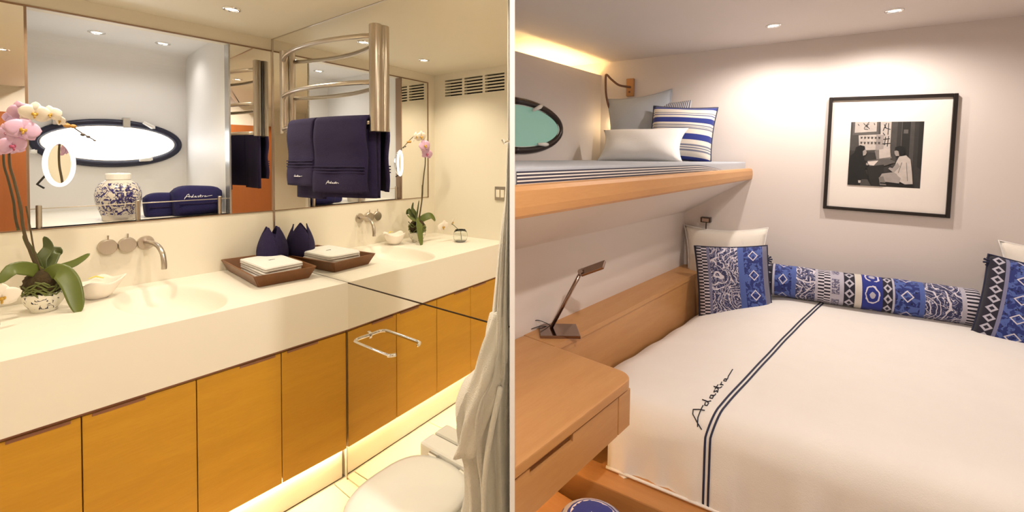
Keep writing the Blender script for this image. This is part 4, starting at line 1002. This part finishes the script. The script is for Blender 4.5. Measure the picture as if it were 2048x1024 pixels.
# reading light on a stem over the lower pillow
rd = thing('bed_reading_light', 'small dark bronze box light on a thin stem above the cream pillow', 'reading light', CAB)
MB().box(0.125, -0.085, 1.108, 0.195, -0.03, 1.146).build('head', M['darkmetal'], rd, bevel=0.003)
MB().box(0.137, -0.087, 1.115, 0.183, -0.084, 1.139).build('lens', M['bronze'], rd)
MB().tube([(0.16, -0.05, 1.11), (0.16, -0.05, 0.78)], 0.004, 8).build('stem', M['darkmetal'], rd)
MB().box(0.135, -0.07, 0.755, 0.185, -0.02, 0.78).build('foot', M['darkmetal'], rd)

# ledge along the hull ---------------------------------------------------------------------------------
lg = thing('headboard_ledge', 'oak ledge running along the bed below the upper bunk', 'ledge', HULL)
b = MB(); b.hexa([(0.0, -1.925, 0.0), (0.165, -1.925, 0.0), (0.165, yend(0.165), 0.0), (0.0, 0, 0.0), (0.0, -1.925, 0.735), (0.165, -1.925, 0.735), (0.165, yend(0.165), 0.735), (0.0, 0, 0.735)]); b.build('front_panel', M['oak'], lg)
b = MB(); b.hexa([(0.0, -1.925, 0.735), (0.1733, -1.925, 0.735), (0.1733, yend(0.17), 0.735), (0.0, 0, 0.735), (0.0, -1.925, 0.76), (0.1733, -1.925, 0.76), (0.1733, yend(0.17), 0.76), (0.0, 0, 0.76)]); b.build('ledge_top', M['oak'], lg)

# desk ----------------------------------------------------------------------------------------------------
dk = thing('desk', 'oak desk with rounded corner and one slotted drawer at the foot of the bed', 'desk', HULL)
cr = 0.06; poly_ = [(0.0, -1.925), (0.0, ycut(0.0, 0.74))] + [(0.545, ycut(0.545, 0.74))]
poly_ += [(0.545 - cr + cr * math.cos(t * math.pi / 16), -1.925 - cr + cr * math.sin(t * math.pi / 16)) for t in range(9)]
MB().prism(poly_[::-1], 0.722, 0.7602).build('desk_top', M['oak'], dk, bevel=0.008, seg=3)
b = MB(); hbox(b, 0.02, 0.46, 0.585, 0.722, y1=-1.955); b.build('drawer_case', M['oak'], dk)
b = MB(); hbox(b, 0.520, 0.536, 0.575, 0.690, y1=-2.035); hbox(b, 0.520, 0.536, 0.690, 0.714, y1=-2.53); b.box(0.520, -2.32, 0.690, 0.536, -2.035, 0.714)   # finger notch left open
dw = b.build('drawer_front', M['oak'], dk)
MB().box(0.500, -2.031, 0.575, 0.538, -1.945, 0.716).build('end_block', M['oak'], dk, bevel=0.002, seg=1)
b = MB(); hbox(b, 0.02, 0.10, 0.0, 0.585, y1=-1.955); b.build('back_leg_panel', M['oakx'], dk)
ul = thing('under_desk_light', 'amber LED strip glowing under the desk drawer', 'light strip', HULL)
MB().box(0.12, -2.30, 0.560, 0.15, -2.0, 0.584).build('diffuser', M['cove'], ul)
stp = thing('storage_step', 'low wooden storage step under the desk, lit amber', 'step', HULL)
MB().box(0.105, -2.26, 0.0, 0.345, -1.99, 0.20).build('step_box', M['oakx'], stp, bevel=0.004)
MB().box(0.345, -2.25, 0.02, 0.351, -2.0, 0.17).build('step_door', M['oakx'], stp)

# desk lamp ---------------------------------------------------------------------------------------------
dl = thing('desk_lamp', 'polished bronze desk lamp with slanted arm and flat square base on the ledge', 'lamp', CAB, (-0.176, -1.782, 0.760))
X = Matrix.Rotation(R(33), 4, 'Z')
MB().box(-0.09, -0.075, 0.0, 0.09, 0.075, 0.013).xf(X).build('base', M['bronze'], dl, bevel=0.002)
MB().tube([(-0.04, 0.0, 0.012), (0.098, 0.02, 0.292)], 0.0085, 12).build('arm', M['bronze'], dl, smooth=True)
MB().lathe([(0.0, -0.014), (0.013, -0.014), (0.013, 0.014), (0.0, 0.014)], 16, (0.1, 0.02, 0.295), 'y').build('pivot', M['bronze'], dl)
hd = MB().box(0.0, -0.028, -0.006, 0.115, 0.028, 0.006); hd.xf(Matrix.Translation((0.105, 0.02, 0.292)) @ Matrix.Rotation(R(-26), 4, 'Y') @ Matrix.Rotation(R(24), 4, 'X')); hd.build('lamp_head', M['bronze'], dl, bevel=0.002)
MB().tube(smooth_path([(-0.05, 0.03, 0.006), (-0.075, 0.0, 0.03), (-0.105, -0.04, 0.045), (-0.135, -0.09, 0.01)]), 0.0018, 6).build('power_cord', M['black'], dl)
MB().tube(smooth_path([(-0.05, 0.02, 0.004), (-0.08, -0.02, 0.018), (-0.11, -0.07, 0.012), (-0.125, -0.10, 0.004)]), 0.0018, 6).build('power_cord', M['black'], dl)

# bed ----------------------------------------------------------------------------------------------------
bb = thing('platform_bed', 'oak bed platform with a wide rim under the white duvet', 'bed', CAB)
MB().box(-0.10, -1.965, 0.0, 2.19, -1.845, 0.275).build('foot_board', M['oakx'], bb, bevel=0.006)
MB().box(-0.02, -1.845, 0.0, 2.19, -0.001, 0.20).build('platform', M['oakx'], bb)
MB().box(0.08, -1.875, 0.275, 2.19, -1.84, 0.288).build('rim_strip', M['oakx'], bb)
def xleft(y):
    base = 0.181 + 0.1535 * y
    if y < -1.45: base = base + (0.10 - base) * min(1, (-1.45 - y) / 0.42) ** 1.3
    return base
def hz(x, y):
    d = max(0, x - xleft(y)); s = min(1, d / 0.62); s = s * s * (3 - 2 * s)
    top = 0.690 + 0.02 * y * 1 if y > -0.5 else 0.680 - 0.045 * (-0.5 - y)
    edge = 0.50 + 0.025 * (-y)
    z = edge + (top - edge) * (s ** 0.8)
    return z + 0.004 * math.sin(6 * x + 3 * y) + 0.003 * math.sin(17 * y + 9 * x) * (0.3 + (1 - s))
YF, RR, ZB = -1.745, 0.115, 0.285
def bed_pt(x, t, off=0.0):
    """t: distance along the length from the head, over the foot edge and down"""
    L0 = 1.725
    if t <= L0:
        y = -0.02 - t; return Vector((x, y, hz(x, y) + off))
    z0 = hz(x, YF); q = (t - L0) / RR
    if q < math.pi / 2:
        return Vector((x, YF - (RR + off) * math.sin(q), z0 - RR + (RR + off) * math.cos(q)))
    d = t - L0 - RR * math.pi / 2; z = z0 - RR - d
    w = (0.013 * math.sin(23 * x + 1.5 * math.sin(7 * x)) + 0.007 * math.sin(51 * x + 2) + 0.004 * math.sin(97 * x)) * min(1, d * 7)
    return Vector((x, YF - RR - off + w * 0.8 - 0.10 * d * 0.3, max(z, ZB + 0.0)))
TT = 1.725 + RR * math.pi / 2 + 0.25
dv = thing('duvet', 'white duvet with a navy double stripe and dark embroidered name covering the bed', 'duvet', CAB)
def dfn(u, v):
    t = TT * v; y = -0.02 - min(t, 1.88); xl_ = xleft(y); k = u ** 1.15; x = xl_ + (2.18 - xl_) * k
    p = bed_pt(x, t)
    if u < 0.10:   # tuck the side edge down along the ledge
        p = p - Vector((0, 0, 0.05 * (1 - u / 0.10) ** 2))
    return p
b = MB().grid(dfn, 90, 110)
b.build('cover', M['linen'], dv, smooth=True)
def sx_(t): return 0.862 + (max(-0.02 - t, -1.88) + 0.28) * 0.237
for off_x in (-0.0085, 0.0085):
    def rf(u, v, ox=off_x):
        t = 0.2 + (TT - 0.2) * v; return bed_pt(sx_(t) + ox + (u - 0.5) * 0.0075, t, 0.0022)
    MB().grid(rf, 1, 140).build('stripe', M['thread_n'], dv, thick=0.0015)
def nm(s, h):
    t = 1.84 - s * 0.066; return bed_pt(sx_(t) - 0.042 - h * 0.030 - 0.012 * s * 0.3, t, 0.002)
script_mesh(nm, 0.0020, 6, 5).build('embroidered_name', M['thread_k'], dv)
MB().tube([(x, YF - RR - 0.016, ZB + 0.004) for x in [0.10 + 2.08 * k / 30 for k in range(31)]], 0.006, 8).build('hem_piping', M['whitep'], dv, smooth=True)
for (pth) in (((0.10, -1.50), (0.055, -1.62), (0.085, -1.72), (0.105, -1.86)),):
    rows = []
mt2 = tag(MB().box(0.19, -1.83, 0.201, 2.18, -0.02, 0.47).build('mattress', M['whitep'], M=CAB, bevel=0.03, seg=3), 'thick white mattress under the duvet on the oak platform', 'mattress')

pillow('bed_pillow', M['pillow'], 0.56, 0.555, 0.17, (0.310, -0.15, 0.545), -11, 0, 'large cream pillow leaning on the wall behind the blue printed cushion by the ledge', 'pillow', ear=0.13, ry=-3, piping=M['whitep'])
pillow('bed_pillow', M['pillow'], 0.50, 0.50, 0.17, (1.93, -0.15, 0.65), -11, 0, 'large cream pillow behind the blue printed cushion at the bolster end away from the hull', 'pillow', ear=0.13, piping=M['whitep'])
c1 = pillow('cushion', M['ethnic'], 0.445, 0.51, 0.15, (0.415, -0.41, 0.50), -13, 6, 'blue paisley printed cushion leaning against the cream pillow by the oak ledge', ear=0.05, ry=-6, piping=M['thread_n'])
c2 = pillow('cushion', M['ethnic_r'], 0.46, 0.46, 0.15, (1.735, -0.38, 0.612), -16, -8, 'blue printed cushion at the end of the bolster away from the ledge', ear=0.05, ry=9, piping=M['thread_n'])
for par, sgn in ((c1, 1), (c2, -1)):
    for z in (0.02, 0.42):
        b = MB()
        for k in range(9):
            a = k * 0.7; b.tube([(sgn * 0.205, 0, z), (sgn * 0.205 + 0.03 * math.cos(a) * 0.9 + sgn * 0.012, 0.012 * math.sin(k), z + 0.026 * math.sin(a))], [0.004, 0.006], 6)
        b.build('corner_tassel', M['thread_n'], par)
bo = thing('bolster', 'long cylindrical bolster in banded blue and white print along the head wall', 'bolster', CAB, (0.555, -0.20, 0.785))
b = MB()
def bf(u, v):
    a = 2 * math.pi * v; e = min(1, u / 0.02, (1 - u) / 0.02); r = 0.102 * (0.55 + 0.45 * max(0, e) ** 0.5) * (1 + 0.012 * math.sin(40 * u))
    return (1.03 * u, r * math.cos(a + 2.2), r * math.sin(a + 2.2))
b.grid(bf, 60, 28)
bo.matrix_world = CAB @ Matrix.Translation((0.555, -0.20, 0.785)) @ Matrix.Rotation(R(0.4), 4, 'Y')
b.build('cover', M['ethnic_b'], bo, smooth=True, weld=True)
for x in (0.004, 1.026): MB().lathe([(0.0, -0.003), (0.06, -0.003), (0.06, 0.003), (0.0, 0.003)], 24, (x, 0, 0), 'x').build('end_cap', M['thread_n'], bo)

# pouf ------------------------------------------------------------------------------------------------------
pf_ = thing('pouf', 'low round stool with navy and white printed cushion top at the bed foot', 'stool', CAB, (0.165, -2.165, 0.0))
MB().lathe([(0.0, 0.0), (0.09, 0.0), (0.10, 0.03), (0.10, 0.21), (0.10, 0.23), (0.0, 0.23)], 32).build('drum', M['teak'], pf_, smooth=False)
MB().lathe([(0.0, 0.23), (0.105, 0.23), (0.122, 0.25), (0.118, 0.28), (0.08, 0.302), (0.0, 0.312)], 40).build('cushion_top', M['pouf'], pf_, smooth=True)

G2 = 'downlights in the cabin ceiling'
downlight(CAB, 0.583, -0.48, ZCC, 'chrome downlight in the cabin ceiling nearer the hull side', G2, 40, SOFT, 166, 0.042)
downlight(CAB, 1.147, -0.46, ZCC, 'chrome downlight in the cabin ceiling above the framed picture', G2, 40, SOFT, 166, 0.042)
# the lamp on the photographer's side that throws the desk lamp's shadow on the hull wall
downlight(CAB, 1.0, -2.9, ZCC, 'chrome downlight in the cabin ceiling over open floor facing the bed foot', G2, 90, SOFT, 166, 0.042, off='_offscreen')
